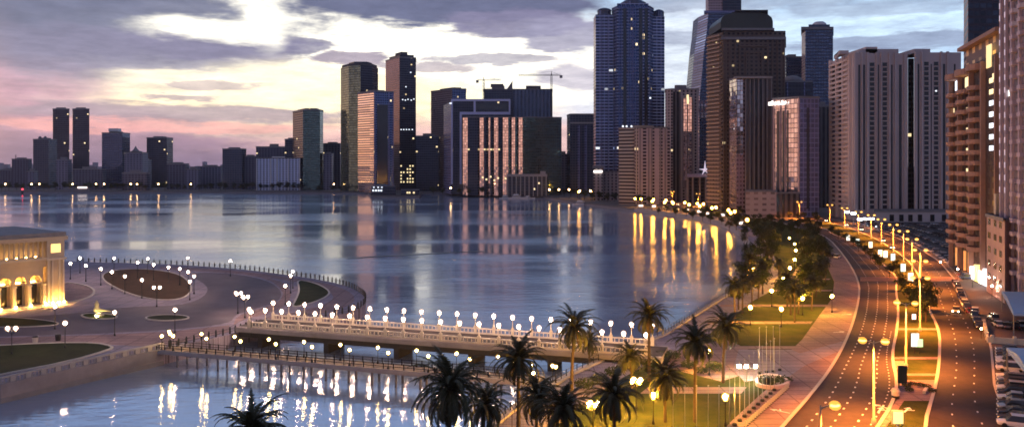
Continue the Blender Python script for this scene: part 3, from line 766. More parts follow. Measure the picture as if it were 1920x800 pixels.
# towers under construction with cranes
t = building('unfinished_tower', 'dark tower under construction with jagged top, left of the pair with cranes', 'tower', fp([(907,1200),(962,1200),(962,1240),(907,1240)]), ZT(168,1200), [F_SLATE], None, 1.0, ())
b = MB(); b.prism(fp([(922,1205),(946,1205),(942,1230),(926,1230)]), ZT(168,1200), ZT(160,1200)); b.prism(fp([(920,1203),(944,1203),(944,1232),(920,1232)]), ZT(160,1200), ZT(157,1200), bottom=True); b.build('plant_room', STONE_D, t)
zb = ZT(168,1200); b = MB(); x0, x1 = X(949,1200), X(961,1200)
b.mesh([(x0,1206,zb),(x1,1206,zb),(x1,1206,ZT(151,1200)),(x0,1224,zb),(x1,1224,zb),(x1,1224,ZT(151,1200))],[(0,1,2),(5,4,3),(0,2,5,3),(1,4,5,2)]); b.build('roof_fin', STONE_D, t)
t = building('unfinished_tower', 'blue ribbed tower under construction with mushroom cap beside right crane', 'tower', fp([(962,1180),(1036,1180),(1036,1220),(962,1220)]), ZT(168,1180), [facade('facade_blue_ribs', (.16,.2,.3), (.05,.07,.12), 5.5,.5,3.6,.95,.5,.2)], None, 1.0, ())
b = MB(); b.prism(fp([(990,1190),(1010,1190),(1010,1210),(990,1210)]), ZT(168,1180), ZT(163,1180)); b.prism(fp([(986,1186),(1014,1186),(1014,1214),(986,1214)]), ZT(163,1180), ZT(160,1180), bottom=True); b.build('plant_room', STONE_D, t)
def crane(px, py_top, py_jib, Y, pj0, pj1, label):
    x = X(px,Y); t = thing('tower_crane', label, 'crane', (x,Y,LZ), 'construction cranes over the skyline')
    zt, zj = ZT(py_top,Y), ZT(py_jib,Y); b = MB()
    for sx, sy in ((-1,-1),(1,-1),(1,1),(-1,1)): b.tube((x+sx,Y+sy,LZ),(x+sx,Y+sy,zj),.35,n=4)
    z = LZ
    while z < zj-4: b.tube((x-1,Y-1,z),(x+1,Y-1,z+3),.2,n=3); b.tube((x+1,Y-1,z+3),(x-1,Y-1,z+6),.2,n=3); z += 6
    b.build('mast', BLACK, t)
    b = MB(); b.tube((x,Y,zj),(x,Y,zt),.7,.3,4); b.build('apex', BLACK, t)
    b = MB(); xa, xb = X(pj0,Y), X(pj1,Y)
    b.tube((xa,Y-1,zj),(xb,Y-1,zj),.32,n=4); b.tube((xa,Y,zj+1.8),(xb,Y,zj+1.8),.25,n=4)
    xx = min(xa,xb)
    while xx < max(xa,xb)-3: b.tube((xx,Y-1,zj),(xx+1.5,Y,zj+1.8),.18,n=3); b.tube((xx+1.5,Y,zj+1.8),(xx+3,Y-1,zj),.18,n=3); xx += 3
    b.tube((x,Y,zt),(xa+(x-xa)*.3,Y,zj+1.8),.15,n=3); b.tube((x,Y,zt),(xb+(x-xb)*.3,Y,zj+1.8),.15,n=3); b.build('jib', BLACK, t)
    b = MB(); s_ = xa if abs(xa-x) < abs(xb-x) else xb; b.box((s_,Y,zj-1.5),(4,2,4)); b.build('counterweight', STONE_D, t)
crane(907,144,151,1190,895,940,'smaller construction crane rising left of the unfinished dark tower')
crane(1034,134,142,1170,1052,972,'larger construction crane right of the blue ribbed tower')
# gap tower
t = building('office_tower', 'teal-grey tower standing just left of the giant blue tower', 'tower', fp([(1063,1130),(1069,1100),(1118,1100),(1118,1140)]), ZT(215,1100), [F_DARK,F_SLATE], [0,1,1,1], 1.5, ())
at = face_pts(1069,1100,1118,1100)
strip(t, 'cornice', at(1069), at(1112), ZT(232,1100), ZT(229,1100), STONE, 1.2)
for q in (1085,1098): strip(t, 'pilaster', at(q-2), at(q+2), LZ, ZT(235,1100), F_VIOLET, 1.2)
simple(1047,1066,290,1150,F_DIST2,'low pale block between green glass building and teal tower','apartment block',20,name='apartment_block')

# --- giant blue tower
Yt = 900
T = thing('skyscraper', 'giant blue glass skyscraper with domed corner turrets', 'skyscraper', (X(1180,Yt),Yt,LZ))
MB().prism(fp([(1113,Yt+26),(1117,Yt+2),(1150,Yt+2),(1150,Yt+60),(1116,Yt+60)]), LZ-1, ZT(27,Yt), [1,0,0,0,0], top=2).build('corner_wing', [F_BLUEB,facade('facade_blush_balcony',(.62,.42,.42),(.07,.05,.08),30,1,3.5,.5,.3,.2),ROOF], T)
MB().prism(fp([(1147,Yt+8),(1157,Yt-6),(1218,Yt-6),(1226,Yt+8),(1226,Yt+60),(1147,Yt+60)]), LZ-1, ZT(13,Yt), None, top=1).build('central_bay', [F_BLUEC,ROOF], T)
MB().prism(fp([(1224,Yt+4),(1246,Yt+6),(1246,Yt+60),(1224,Yt+60)]), LZ-1, ZT(30,Yt), None, top=1).build('corner_wing', [F_BLUEB,ROOF], T)
for (q, y_, w_) in ((1133,27,13),(1235,30,10)):
    r_ = w_/F*Yt; MB().lathe((X(q,Yt+14),Yt+14,ZT(y_,Yt)-1), [(r_*1.12,0),(r_*1.12,2.5),(r_,2.6),(r_,7),(r_*1.08,7.2),(r_*.9,9),(r_*.4,10.5),(.1,11)], 20).build('turret_dome', F_NAVY, T, smooth=False)
MB().prism(fp([(1157,Yt+2),(1216,Yt+2),(1216,Yt+40),(1157,Yt+40)]), ZT(13,Yt), ZT(6,Yt), bottom=True).build('setback', F_BLUEB, T)
MB().lathe((X(1187,Yt+18),Yt+18,ZT(6,Yt)),[(15,0),(15,3),(9,7),(4,9),(1,16),(.1,24)],20).build('crown_dome', F_NAVY, T)
at = face_pts(1157,Yt-6,1218,Yt-6)
for q in (1158,1167,1176.5,1186,1196,1206,1216): strip(T, 'pier', at(q-.7), at(q+.7), LZ, ZT(15,Yt), F_VIOLET if q in (1186,) else F_BLUEB, 1.5)
for q in (1171.5,1201,1211.5): strip(T, 'recess_panel', at(q-3), at(q+3), LZ, ZT(18,Yt), DGLASS, .5)
lit(T, at, 1219, 184, 2.5, 2.5, E_WINW, 2)
at = face_pts(1117,Yt+2,1150,Yt+2)
for q in (1128,1140): strip(T, 'pier', at(q-.6), at(q+.6), LZ, ZT(30,Yt), F_VIOLET, 1.0)
# base pylon with lit sign
Yb = 870
t = building('entrance_pylon', 'mauve stone pylon with white lit sign before the giant blue tower', 'pylon', fp([(1113,Yb),(1131,Yb),(1131,Yb+14),(1113,Yb+14)]), ZT(316,Yb), [F_BEIGE2], None, 0, ())
at = face_pts(1113,Yb,1131,Yb)
MB().prism(fp([(1111,Yb-3),(1133,Yb-3),(1133,Yb+16),(1111,Yb+16)]), ZT(316,Yb), ZT(310,Yb)).build('cap', STONE_D, t)
a_, c_ = at(1113), at(1129); strip(t, 'sign_panel', a_, c_, ZT(323.5,Yb), ZT(319.5,Yb), E_SIGN, 2)
building('podium_building', 'low mauve podium with dark bays right of the pylon', 'podium', fp([(1132,880),(1164,880),(1164,905),(1132,905)]), ZT(322,880), [F_BEIGE2], None, 1, ())

# --- beige balcony building
Y3 = 780
t = building('apartment_tower', 'mid-height beige apartment tower with bright balconied left side', 'apartment tower', fp([(1160,Y3+10),(1190,Y3),(1256,Y3+4),(1256,Y3+40),(1163,Y3+40)]), ZT(240,Y3), [F_BALC,facade('facade_beige_cols',(.6,.5,.52),(.05,.045,.07),8.2,.42,3.3,.6,.3,.2,lit=.01)], [0,1,1,1,1], 1.2, ((.4,0,3,CREAM),))
at = face_pts(1190,Y3,1256,Y3+4)
for q in (1193,1200,1216,1222,1238,1247): strip(t, 'pier', at(q-1.2), at(q+1.2), LZ, ZT(240,Y3), CREAM_L if q < 1195 else F_R9, .9)
at = face_pts(1160,Y3+10,1190,Y3)
for k in range(23):
    z = LZ+6+k*3.3*1.02
    if z < ZT(243,Y3): strip(t, 'balcony', at(1162), at(1188), z, z+1.2, CREAM_L, 1.6)
b = MB(); 
for q in (1168,1175,1184): b.ball((X(q,Y3),Y3,ZT(240,Y3)+1.6), .9, 8)
b.build('roof_floodlight', E_WINW, t)
# --- beige arch tower
Y4 = 850
t = building('apartment_tower', 'grey-beige tower with tall glowing arched window behind balcony tower', 'apartment tower', fp([(1247,Y4+6),(1258,Y4),(1310,Y4),(1310,Y4+40),(1247,Y4+40)]), ZT(168,Y4), [F_BEIGE2], None, 1.2, ((.35,0,6,STONE_D),))
at = face_pts(1258,Y4,1310,Y4)
a_, c_ = at(1279), at(1299); z0, z1 = ZT(352,Y4), ZT(190,Y4); r_ = (c_-a_).length/2; m_ = (a_+c_)/2
pts = [(a_.x,z0),(c_.x,z0)] + [(m_.x+r_*math.cos(math.pi*i/12), z1+r_*math.sin(math.pi*i/12)) for i in range(13)]
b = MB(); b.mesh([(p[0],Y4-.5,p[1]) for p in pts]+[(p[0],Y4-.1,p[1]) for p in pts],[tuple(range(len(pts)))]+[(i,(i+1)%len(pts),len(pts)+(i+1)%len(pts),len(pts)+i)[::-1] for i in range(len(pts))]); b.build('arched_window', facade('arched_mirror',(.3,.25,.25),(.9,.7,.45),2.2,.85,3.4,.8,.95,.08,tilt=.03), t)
b = MB()
for i in range(12):
    a1, a2 = math.pi*i/12, math.pi*(i+1)/12
    b.tube((m_.x+(r_+.6)*math.cos(a1),Y4-.6,z1+(r_+.6)*math.sin(a1)),(m_.x+(r_+.6)*math.cos(a2),Y4-.6,z1+(r_+.6)*math.sin(a2)),.6,n=6)
for s_ in (-1,1): b.tube((m_.x+s_*(r_+.6),Y4-.6,z0),(m_.x+s_*(r_+.6),Y4-.6,z1),.6,n=6)
b.build('arch_surround', STONE, t)
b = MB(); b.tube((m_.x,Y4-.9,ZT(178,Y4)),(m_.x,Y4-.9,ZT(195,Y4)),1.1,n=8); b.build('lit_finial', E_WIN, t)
pleat(t, 'mirror_strip', at, 1281, 1287, z0+8, z1+3, F_MIRROR, .55); pleat(t, 'mirror_strip', at, 1289, 1296, z0+8, z1+4, F_MIRROR, .55)
strip(t, 'recess_panel', at(1262), at(1276), LZ, ZT(172,Y4), F_GREYV, .4)
# --- tapered skyscraper out of frame top
Y5 = 1000
T = thing('skyscraper', 'curving dark blue skyscraper whose top leaves the frame', 'skyscraper', (X(1345,Y5),Y5,LZ))
lv = [(352,1303),(230,1303),(180,1304),(140,1308),(95,1312),(60,1317),(24,1320)]
b = MB()
for (ya, pa), (yb, pb) in zip(lv[:-1], lv[1:]):
    za, zb = (LZ if ya == 352 else ZT(ya,Y5)), ZT(yb,Y5)
    A = [(X(pa,Y5),Y5+30),(X(pa+8,Y5),Y5),(X(1392,Y5),Y5),(X(1392,Y5),Y5+60),(X(pa,Y5),Y5+60)]
    B_ = [(X(pb,Y5),Y5+30),(X(pb+8,Y5),Y5),(X(1392,Y5),Y5),(X(1392,Y5),Y5+60),(X(pb,Y5),Y5+60)]
    for i in range(5):
        j = (i+1) % 5; L0 = math.hypot(A[j][0]-A[i][0],A[j][1]-A[i][1])
        b.face([(A[i][0],A[i][1],za),(A[j][0],A[j][1],za),(B_[j][0],B_[j][1],zb),(B_[i][0],B_[i][1],zb)],[(0,za),(L0,za),(L0,zb),(0,zb)],1 if i == 0 else 0)
b.build('shaft', [F_NAVY,F_MIRRORB], T)
MB().prism(fp([(1320,Y5+4),(1392,Y5+4),(1392,Y5+58),(1320,Y5+58)]), ZT(24,Y5), ZT(19,Y5), top=0).build('belt_course', F_VIOLET, T)
MB().prism(fp([(1323,Y5+30),(1328,Y5+8),(1355,Y5+8),(1355,Y5+50),(1323,Y5+50)]), ZT(19,Y5), ZT(-60,Y5)).build('upper_tower', F_PINKB, T)
MB().prism(fp([(1355,Y5+6),(1390,Y5+6),(1390,Y5+50),(1355,Y5+50)]), ZT(19,Y5), ZT(-45,Y5)).build('upper_tower', F_DARK, T)
at = face_pts(1311,Y5,1392,Y5)
[pleat(T, 'mirror_panel', at, 1303.5+i*5.9, 1309+i*5.9, ZT(222,Y5), ZT(188,Y5), F_MIRROR, .55) for i in range(4)]
# --- stepped brown tower
Y6 = 690
T = thing('skyscraper', 'massive brown stone tower with stepped shoulders and dark barrel roof', 'skyscraper', (X(1400,Y6),Y6,LZ))
MB().prism(fp([(1326,Y6+22),(1355,Y6+2),(1360,Y6+2),(1360,Y6+40),(1328,Y6+40)]), LZ-1, ZT(60,Y6), None, top=1).build('balcony_wing', [F_BROWN,ROOF], T)
MB().prism(fp([(1355,Y6),(1472,Y6),(1472,Y6+45),(1355,Y6+45)]), LZ-1, ZT(75,Y6), None, top=1).build('shaft', [F_BROWN,ROOF], T)
MB().prism(fp([(1352,Y6-2),(1474,Y6-2),(1474,Y6+46),(1352,Y6+46)]), ZT(75,Y6), ZT(70,Y6), bottom=True).build('cornice', STONE_D, T)
MB().prism(fp([(1356,Y6+3),(1473,Y6+3),(1473,Y6+44),(1356,Y6+44)]), ZT(70,Y6), ZT(57,Y6), None, top=1).build('shoulder', [F_BROWN,ROOF], T)
MB().prism(fp([(1353,Y6-1),(1452,Y6-1),(1452,Y6+44),(1353,Y6+44)]), ZT(57,Y6), ZT(53,Y6), bottom=True).build('cornice', STONE_D, T)
xa, xb = X(1352,Y6), X(1450,Y6); zb = ZT(53,Y6); zt = ZT(24,Y6); hw = (xb-xa)/2; xm = (xa+xb)/2
sec = [(xm+hw*max(-1,min(1,c*1.0)), zb+(zt-zb)*s) for c, s in [(-1,0),(-1,.45),(-.95,.7),(-.82,.88),(-.6,.98),(.6,.98),(.82,.88),(.95,.7),(1,.45),(1,0)]]
n_ = len(sec); b = MB(); b.mesh([(p[0],Y6+1,p[1]) for p in sec]+[(p[0],Y6+42,p[1]) for p in sec],[tuple(range(n_))]+[(i,i+1,n_+i+1,n_+i)[::-1] for i in range(n_-1)]+[tuple(range(n_,2*n_))[::-1]])
b.build('barrel_roof', plain('roof_dark_green', (.06,.065,.055), .45, metal=.3, var=.3, scale=.1), T)
MB().prism(fp([(1372,Y6+6),(1426,Y6+6),(1426,Y6+36),(1372,Y6+36)]), zt-1, ZT(20,Y6)).prism(fp([(1378,Y6+2),(1440,Y6+2),(1440,Y6+40),(1378,Y6+40)]), ZT(20,Y6), ZT(18,Y6), bottom=True).build('roof_cap', ROOF, T)
at = face_pts(1355,Y6,1472,Y6)
for (q0,q1,y0,y1) in [(1385,1441,85,88),(1385,1388,88,140),(1438,1441,88,140),(1398,1429,98,100),(1398,1400,100,140),(1427,1429,100,140)]:
    strip(T, 'frame_moulding', at(q0), at(q1), ZT(y1,Y6), ZT(y0,Y6), F_R9 if False else plain('brown_trim',(.16,.12,.10),.7) if 'brown_trim' not in bpy.data.materials else bpy.data.materials['brown_trim'], 1.2)
for q in (1357,1367,1378,1448,1458,1470): strip(T, 'pier', at(q-1), at(q+1), LZ, ZT(76,Y6), bpy.data.materials['brown_trim'], 1.0)
at = face_pts(1326,Y6+22,1355,Y6+2)
for k in range(43):
    z = LZ+5+k*3.45
    if z < ZT(66,Y6): strip(T, 'balcony', at(1327.5), at(1352), z, z+1.25, plain('balcony_stone',(.42,.31,.24),.7) if 'balcony_stone' not in bpy.data.materials else bpy.data.materials['balcony_stone'], 2.0)
# --- glass tower with warm strip in front of brown tower
Y7 = 640
t = building('office_tower', 'dark grey fluted tower with a gilded edge in front of the brown tower', 'tower', fp([(1368,Y7+16),(1381,Y7),(1396,Y7+3),(1447,Y7),(1447,Y7+40),(1370,Y7+40)]), ZT(147,Y7), [F_GREYV,F_MIRROR,F_PINKB], [1,2,0,0,0,0], 1.0, ((.3,0,2,STONE_D),))
MB().prism(fp([(1376,Y7-1.5),(1449,Y7-1.5),(1449,Y7+42),(1372,Y7+42)]), ZT(147,Y7), ZT(144,Y7), bottom=True).build('cornice', STONE, t)
at = face_pts(1381,Y7,1396,Y7+3)
pleat(t, 'gilded_strip', at, 1382, 1389, ZT(290,Y7), ZT(150,Y7), F_MIRROR, .6)  # wedge added to reflect the warm sky along this edge
at = face_pts(1396,Y7+3,1447,Y7)
for i in range(7): strip(t, 'fin', at(1397+i*8), at(1399+i*8), LZ, ZT(148,Y7), F_R9 if i == 0 else STONE_D, 1.5)
# --- dark tower with small dome behind the mirrored office
Y8 = 760
t = building('office_tower', 'dark tower with a small domed roof behind the mirrored building', 'tower', fp([(1444,Y8),(1524,Y8),(1524,Y8+40),(1444,Y8+40)]), ZT(154,Y8), [F_DARK], None, 1.2, ())
MB().lathe((X(1486,Y8+14),Y8+14,ZT(154,Y8)),[(9.5,0),(9.5,3),(7.5,5.5),(4,7.3),(.1,8)],18).build('dome', STONE_D, t)
at = face_pts(1444,Y8,1524,Y8)
for q in (1470,1476,1508): strip(t, 'pilaster', at(q-.8), at(q+.8), LZ, ZT(154,Y8), F_VIOLET, 1)
# --- mirrored office with sign
Y9 = 585
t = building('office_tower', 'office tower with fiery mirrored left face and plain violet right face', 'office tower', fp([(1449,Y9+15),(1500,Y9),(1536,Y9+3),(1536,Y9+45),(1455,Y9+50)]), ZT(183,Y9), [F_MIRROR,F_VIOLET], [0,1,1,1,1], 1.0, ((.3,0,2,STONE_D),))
at = face_pts(1449,Y9+15,1500,Y9)
for (q, w_) in ((1459,5),(1469,3.5),(1477,2.5)): strip(t, 'dark_strip', at(q-w_/2), at(q+w_/2), LZ+8, ZT(206,Y9), DGLASS, .5)
for (q, w_) in ((1451,1.5),(1463.5,1.2),(1473,1.2),(1498.5,2.5)): strip(t, 'pier', at(q-w_/2), at(q+w_/2), LZ, ZT(184,Y9), plain('rose_cladding',(.6,.42,.4),.4,metal=.4) if 'rose_cladding' not in bpy.data.materials else bpy.data.materials['rose_cladding'], 1.1)
sg = MB()
p0, p1 = at(1444), at(1478)
dd = (p1-p0).normalized(); nn = Vector((dd.y,-dd.x)); nn = -nn if nn.dot(p0) > 0 else nn
def sbar(u, v, w_, h_):
    p = p0+dd*(u*(p1-p0).length)+nn*2.2; z = ZT(194.5,Y9+8)+v
    sg.box((p.x,p.y,z),(w_,.5,h_), math.atan2(dd.y,dd.x))
for (u,v,w_,h_) in [(.06,.4,2.2,2.6),(.12,-.3,3,.8),(.2,.9,1.2,3.2),(.27,0,2.4,.8),(.36,.3,1.3,2.4),(.44,.1,2.2,.8),(.5,1.1,1,1.6),(.58,.5,1,2.8),(.68,-.2,2.8,.8),(.75,.9,1.1,2.8),(.86,.2,2.2,1.6),(.93,1.0,.9,1.5)]: sbar(u,v,w_,h_)
sg.build('sign_lettering', E_SIGN, t)
at = face_pts(1500,Y9,1536,Y9+3)
strip(t, 'dark_strip', at(1512.5), at(1517), LZ+6, ZT(202,Y9), DGLASS, .4)
# low lit podium
t = building('podium_building', 'low rose-lit podium at the foot of the mirrored office tower', 'podium', fp([(1398,575),(1456,575),(1456,600),(1398,600)]), ZT(359,575), [facade('facade_podium',(.55,.40,.36),(.3,.2,.18),6,.5,4,.4,.2,.4)], None, .8, ())
t = building('podium_building', 'flat-roofed grey podium between the rose podium and violet face', 'podium', fp([(1456,580),(1500,580),(1500,600),(1456,600)]), ZT(362,580), [F_GREYV], None, .8, ())
# --- dark tower behind with crown
Y10 = 900
t = building('office_tower', 'slim dark blue tower with small arched crown behind the plaster block', 'tower', fp([(1503,Y10+26),(1510,Y10),(1562,Y10),(1562,Y10+40)]), ZT(56,Y10), [F_PINKB,F_NAVY], [0,1,1,1], 0, ())
MB().prism(fp([(1502,Y10-2),(1563,Y10-2),(1563,Y10+42),(1502,Y10+42)]), ZT(56,Y10), ZT(51,Y10), bottom=True).build('cornice', STONE_D, t)
MB().prism(fp([(1516,Y10+4),(1556,Y10+4),(1556,Y10+30),(1516,Y10+30)]), ZT(51,Y10), ZT(45,Y10)).build('setback', F_SLATE, t)
MB().lathe((X(1536,Y10+14),Y10+14,ZT(45,Y10)),[(8,0),(7.5,2.5),(5,4.5),(.1,5.2)],14).build('crown', WHITEP, t)
simple(1474,1506,108,960,F_NAVY,'plain navy tower half hidden behind the brown tower','tower',30,name='office_tower')
t = simple(1534,1562,200,720,F_GREYV,'grey ribbed block squeezed between violet face and plaster block','office block',30,name='office_block')

# --- plaster residential blocks
def win_mesh():
    b = MB(); b.face([(-1.5,0,0),(1.5,0,0),(1.5,0,2.0),(-1.5,0,2.0)]); b.box((0,-.15,-.1),(3.4,.4,.2)); b.box((0,-.15,2.1),(3.4,.4,.2)); return b
Ya = 555; zt = ZT(100,Ya)
RES = plain('plaster_taupe', (.56,.49,.49), .8, var=.18, scale=.05)
RESL = plain('plaster_light', (.78,.64,.58), .8, var=.12, scale=.05)  # pink side light put into the plaster colour of the left face
def res_block(label, A, wins, strips, left=False, roofbits=()):
    t = thing('apartment_tower', label, 'apartment tower', (A[0][0],A[0][1],LZ))
    MB().prism(A, LZ-1, zt, None, top=1).build('wall', [RES,ROOF], t)
    return t
atF = face_pts(1600,Ya,1702,Ya); atF2 = face_pts(1714,Ya,1800,Ya)
def fill(t, at, wins, strips, ribs):
    first = None
    for q in wins:
        for k in range(33):
            p = at(q); z = LZ+8+k*3.4
            if z > zt-6: break
            if first is None: first = win_mesh().build('window', WIN_D, None, base=(0,0,0)); o = first
            else: o = first.copy(); COL.objects.link(o)
            o.parent = t; o.location = (p.x-t.location.x, p.y-.05-t.location.y, z-LZ)
    for (q, w_, d_) in strips: strip(t, 'window_strip', at(q-w_/2), at(q+w_/2), LZ+7, zt-8, WIN_D, d_)
    for (q, w_) in ribs: strip(t, 'pier', at(q-w_/2), at(q+w_/2), LZ, zt+.5, RES, 1.3)
tA = res_block('left plaster apartment block with bright balconied side facing the road', fp([(1557,Ya+48),(1600,Ya),(1702,Ya),(1702,Ya+50),(1562,Ya+56)]), None, None)
fill(tA, atF, (1635,1659), [(1611,3.5,.15),(1620,3.5,.15),(1647,2.2,.15),(1672,3,.15),(1688,5,.15)], [(1603,4),(1615.5,2),(1626,4),(1643,1.6),(1651,1.6),(1667,3),(1678,3),(1697,6)])
atL = face_pts(1557,Ya+48,1600,Ya)
for k in range(34):
    z = LZ+6+k*3.4
    if z < zt-3: strip(tA, 'balcony', atL(1559), atL(1592), z, z+1.5, RESL, 1.5)
for q in (1559,1571,1583,1595): strip(tA, 'corner_pier', atL(q-.9), atL(q+.9), LZ, zt+1, RESL, 1.7)
for i in range(2): strip(tA, 'window_strip', atL(1561+i*12), atL(1569+i*12), LZ+6, zt-3, WIN_D, .3)
for (q0,q1,h_) in ((1562,1596,2.5),(1616,1690,3.5),(1628,1650,5)): MB().prism([(atF(max(q0,1600)).x-(8 if q0 < 1600 else 0),Ya+4),(atF(q1).x,Ya+4),(atF(q1).x,Ya+30),(atF(max(q0,1600)).x,Ya+30)], zt, zt+h_).build('roof_parapet', RES, tA)
tB = res_block('right plaster apartment block with four window columns above the car park', fp([(1714,Ya-4),(1802,Ya-4),(1802,Ya+50),(1714,Ya+50)]), None, None)
atF2 = face_pts(1714,Ya-4,1802,Ya-4)
fill(tB, atF2, (1737,1755), [(1722,3,.15),(1746,2,.15),(1770,4,.15),(1790,3,.15)], [(1716.5,4),(1728,3),(1764,3),(1776,4)])
lit(tB, atF2, 1755, 171, 2.6, 3, E_WINW, .3)
MB().prism([(atF2(1720).x,Ya),(atF2(1750).x,Ya),(atF2(1750).x,Ya+25),(atF2(1720).x,Ya+25)], zt, zt+3).build('roof_parapet', RES, tB)
t = building('stair_core', 'dark recessed stair core joining the two plaster blocks', 'stair core', fp([(1702.3,Ya+12),(1713.7,Ya+12),(1713.7,Ya+40),(1702.3,Ya+40)]), zt-2, [F_DARK], None, 0, ())
t = building('podium_building', 'dark low podium with openings below the plaster blocks', 'podium', fp([(1640,Ya-22),(1800,Ya-22),(1800,Ya-5),(1640,Ya-5)]), LZ+7, [RES], None, .8, ())
at = face_pts(1640,Ya-22,1800,Ya-22)
for q in (1672,1690,1707,1725,1748,1770,1786): strip(t, 'opening', at(q-4), at(q+4), LZ+.5, LZ+5, DARKW, .15)

# --- balcony tower on the right
A, B_ = Vector((X(1787,292),292)), Vector((X(1876,236),236))
d = (B_-A); Lw = d.length; d.normalize(); nr = Vector((d.y,-d.x)); nr = nr if nr.x < 0 else -nr
T = thing('apartment_tower', 'brown tower with stacked bow-fronted balconies and bright windows', 'apartment tower', (B_.x,B_.y,LZ))
zt2 = 76.0
bk = -nr*26
MB().prism([tuple(A),tuple(B_),tuple(B_+bk),tuple(A+bk)], LZ-1, zt2-2, None, top=1).build('wall', [facade('facade_brown_tower',(.07,.045,.04),(.03,.022,.025),5,.45,3.5,.5,.2,.3,lit=.02),ROOF], T)
BP = plain('balcony_rose', (.36,.23,.20), .7, var=.2, scale=.6)
cols = [(.10,.13),(.35,.17),(.60,.14)]
def bow(c, w_, z, h_, r_, seg=8):
    pts = [tuple(c-d*w_)]+[tuple(c-d*w_*math.cos(math.pi*i/seg)+nr*(r_*math.sin(math.pi*i/seg)+1.2)) for i in range(seg+1)]+[tuple(c+d*w_)]
    pts = pts+[tuple(c+d*w_-nr*.4), tuple(c-d*w_-nr*.4)]
    return pts
nf = 20
for ci, (f_, w_) in enumerate(cols):
    for k in range(nf):
        z = LZ+10+k*3.45
        if z > zt2-8: break
        c = A+d*(Lw*f_); b = MB(); P = bow(c, Lw*w_*.5, z, 1, 2.2)
        b.prism(P, z-.25, z+.02, bottom=True)
        ribbon(b, P[:-2], .2, z, z+1.15)
        b.build('balcony', BP, T)
for ci, (f_, w_) in enumerate(cols):
    c = A+d*(Lw*f_); b = MB(); b.prism(bow(c, Lw*w_*.56, 0, 0, 2.6), zt2-5.2, zt2-3.2, bottom=True); b.build('roof_canopy', BP, T)
# dividing piers
for f_ in (.0,.22,.48,.72,.985):
    p = A+d*(Lw*f_); MB().prism([tuple(p-d*.5),tuple(p+d*.5),tuple(p+d*.5+nr*1.4),tuple(p-d*.5+nr*1.4)], LZ, zt2-3).build('pier', BP, T)
def onwall(f_, w_, z0, z1, nm, mat, pr=.12):
    p = A+d*(Lw*f_); hw = w_/2
    MB().prism([tuple(p-d*hw-nr*.1),tuple(p+d*hw-nr*.1),tuple(p+d*hw+nr*pr),tuple(p-d*hw+nr*pr)], z0, z1, bottom=True).build(nm, mat, T)
for k in range(7,nf):
    z = LZ+10+k*3.45
    if z < zt2-8:
        if k >= 9: onwall(.84, 4.2, z+.8, z+2.3, 'lit_window', E_WIN if k > 13 else E_WINW)
        if k % 2 or k > 14: onwall(.475-.13, 1.8, z+.9, z+2.2, 'lit_window', E_WIN)
onwall(.10, 4.2, zt2-9, zt2-4.4-1, 'lit_window', emit('lit_window_cool', (.75,.88,1), 2)); onwall(.35, 5.5, zt2-9, zt2-5.6, 'lit_window', E_WIN); 
MB().prism([tuple(A+d*Lw*.25-nr),tuple(B_-nr),tuple(B_+bk),tuple(A+d*Lw*.25+bk)], zt2-2, zt2+4, bottom=True).build('penthouse', facade('facade_penthouse',(.24,.17,.15),(.9,.6,.3),8,.4,6,.6,.1,.4), T)
MB().prism([tuple(A+d*Lw*.22+nr*1.5),tuple(B_+nr*1.5),tuple(B_+bk),tuple(A+d*Lw*.2+bk)], zt2+4, zt2+5.2, bottom=True).build('roof_slab', BP, T)
onwall(.80, 5, zt2-5.5, zt2+1.5, 'lit_window', emit('lit_window_amber', (1,.75,.35), 1.0), .25)
# lit shops at the base
for i, f_ in enumerate((.55,.64,.73,.82,.91)):
    onwall(f_, 3.6, LZ+.3, LZ+4.2+(i%2)*1.2, 'shop_window', [E_SHOP,E_BOXY,E_SHOP,E_WINW,E_SHOP][i], 1.6)
for f_ in (.1,.2,.3,.4): onwall(f_, 2.4, LZ, LZ+8, 'arched_entry', emit('entry_glow',(1,.45,.12),.5), .3)
# dark tower behind, out of frame top
t = building('office_tower', 'dark tower with serrated edge rising out of frame behind balcony tower', 'tower', fp([(1807,400),(1815,380),(1884,380),(1884,420)]), ZT(-40,380), [F_BALC,F_DARK], [0,1,1,1], 1, ())
# podium building, pink-lit
t = building('shop_building', 'narrow three-storey building with rose-lit panels beside the balcony tower', 'shop building', fp([(1850,238),(1884,216),(1912,222),(1890,246)]), ZT(404,238), [plain('rose_plaster',(.52,.36,.33),.7)], None, .6, ())
at = face_pts(1850,238,1884,216)
for q in (1855,1866,1876):
    for k in range(5): strip(t, 'window', at(q-2.2), at(q+2.2), LZ+4+k*4, LZ+5.8+k*4, DARKW, .1)
b = MB(); p = at(1866); b.box((p.x+6,p.y+6,ZT(385,225)),(5,1,6)); b.box((p.x+6,p.y+5.4,ZT(385,225)),(3,.3,3.4),mi=1); b.build('roof_sign_board', [CREAM_L,DARKW], t)
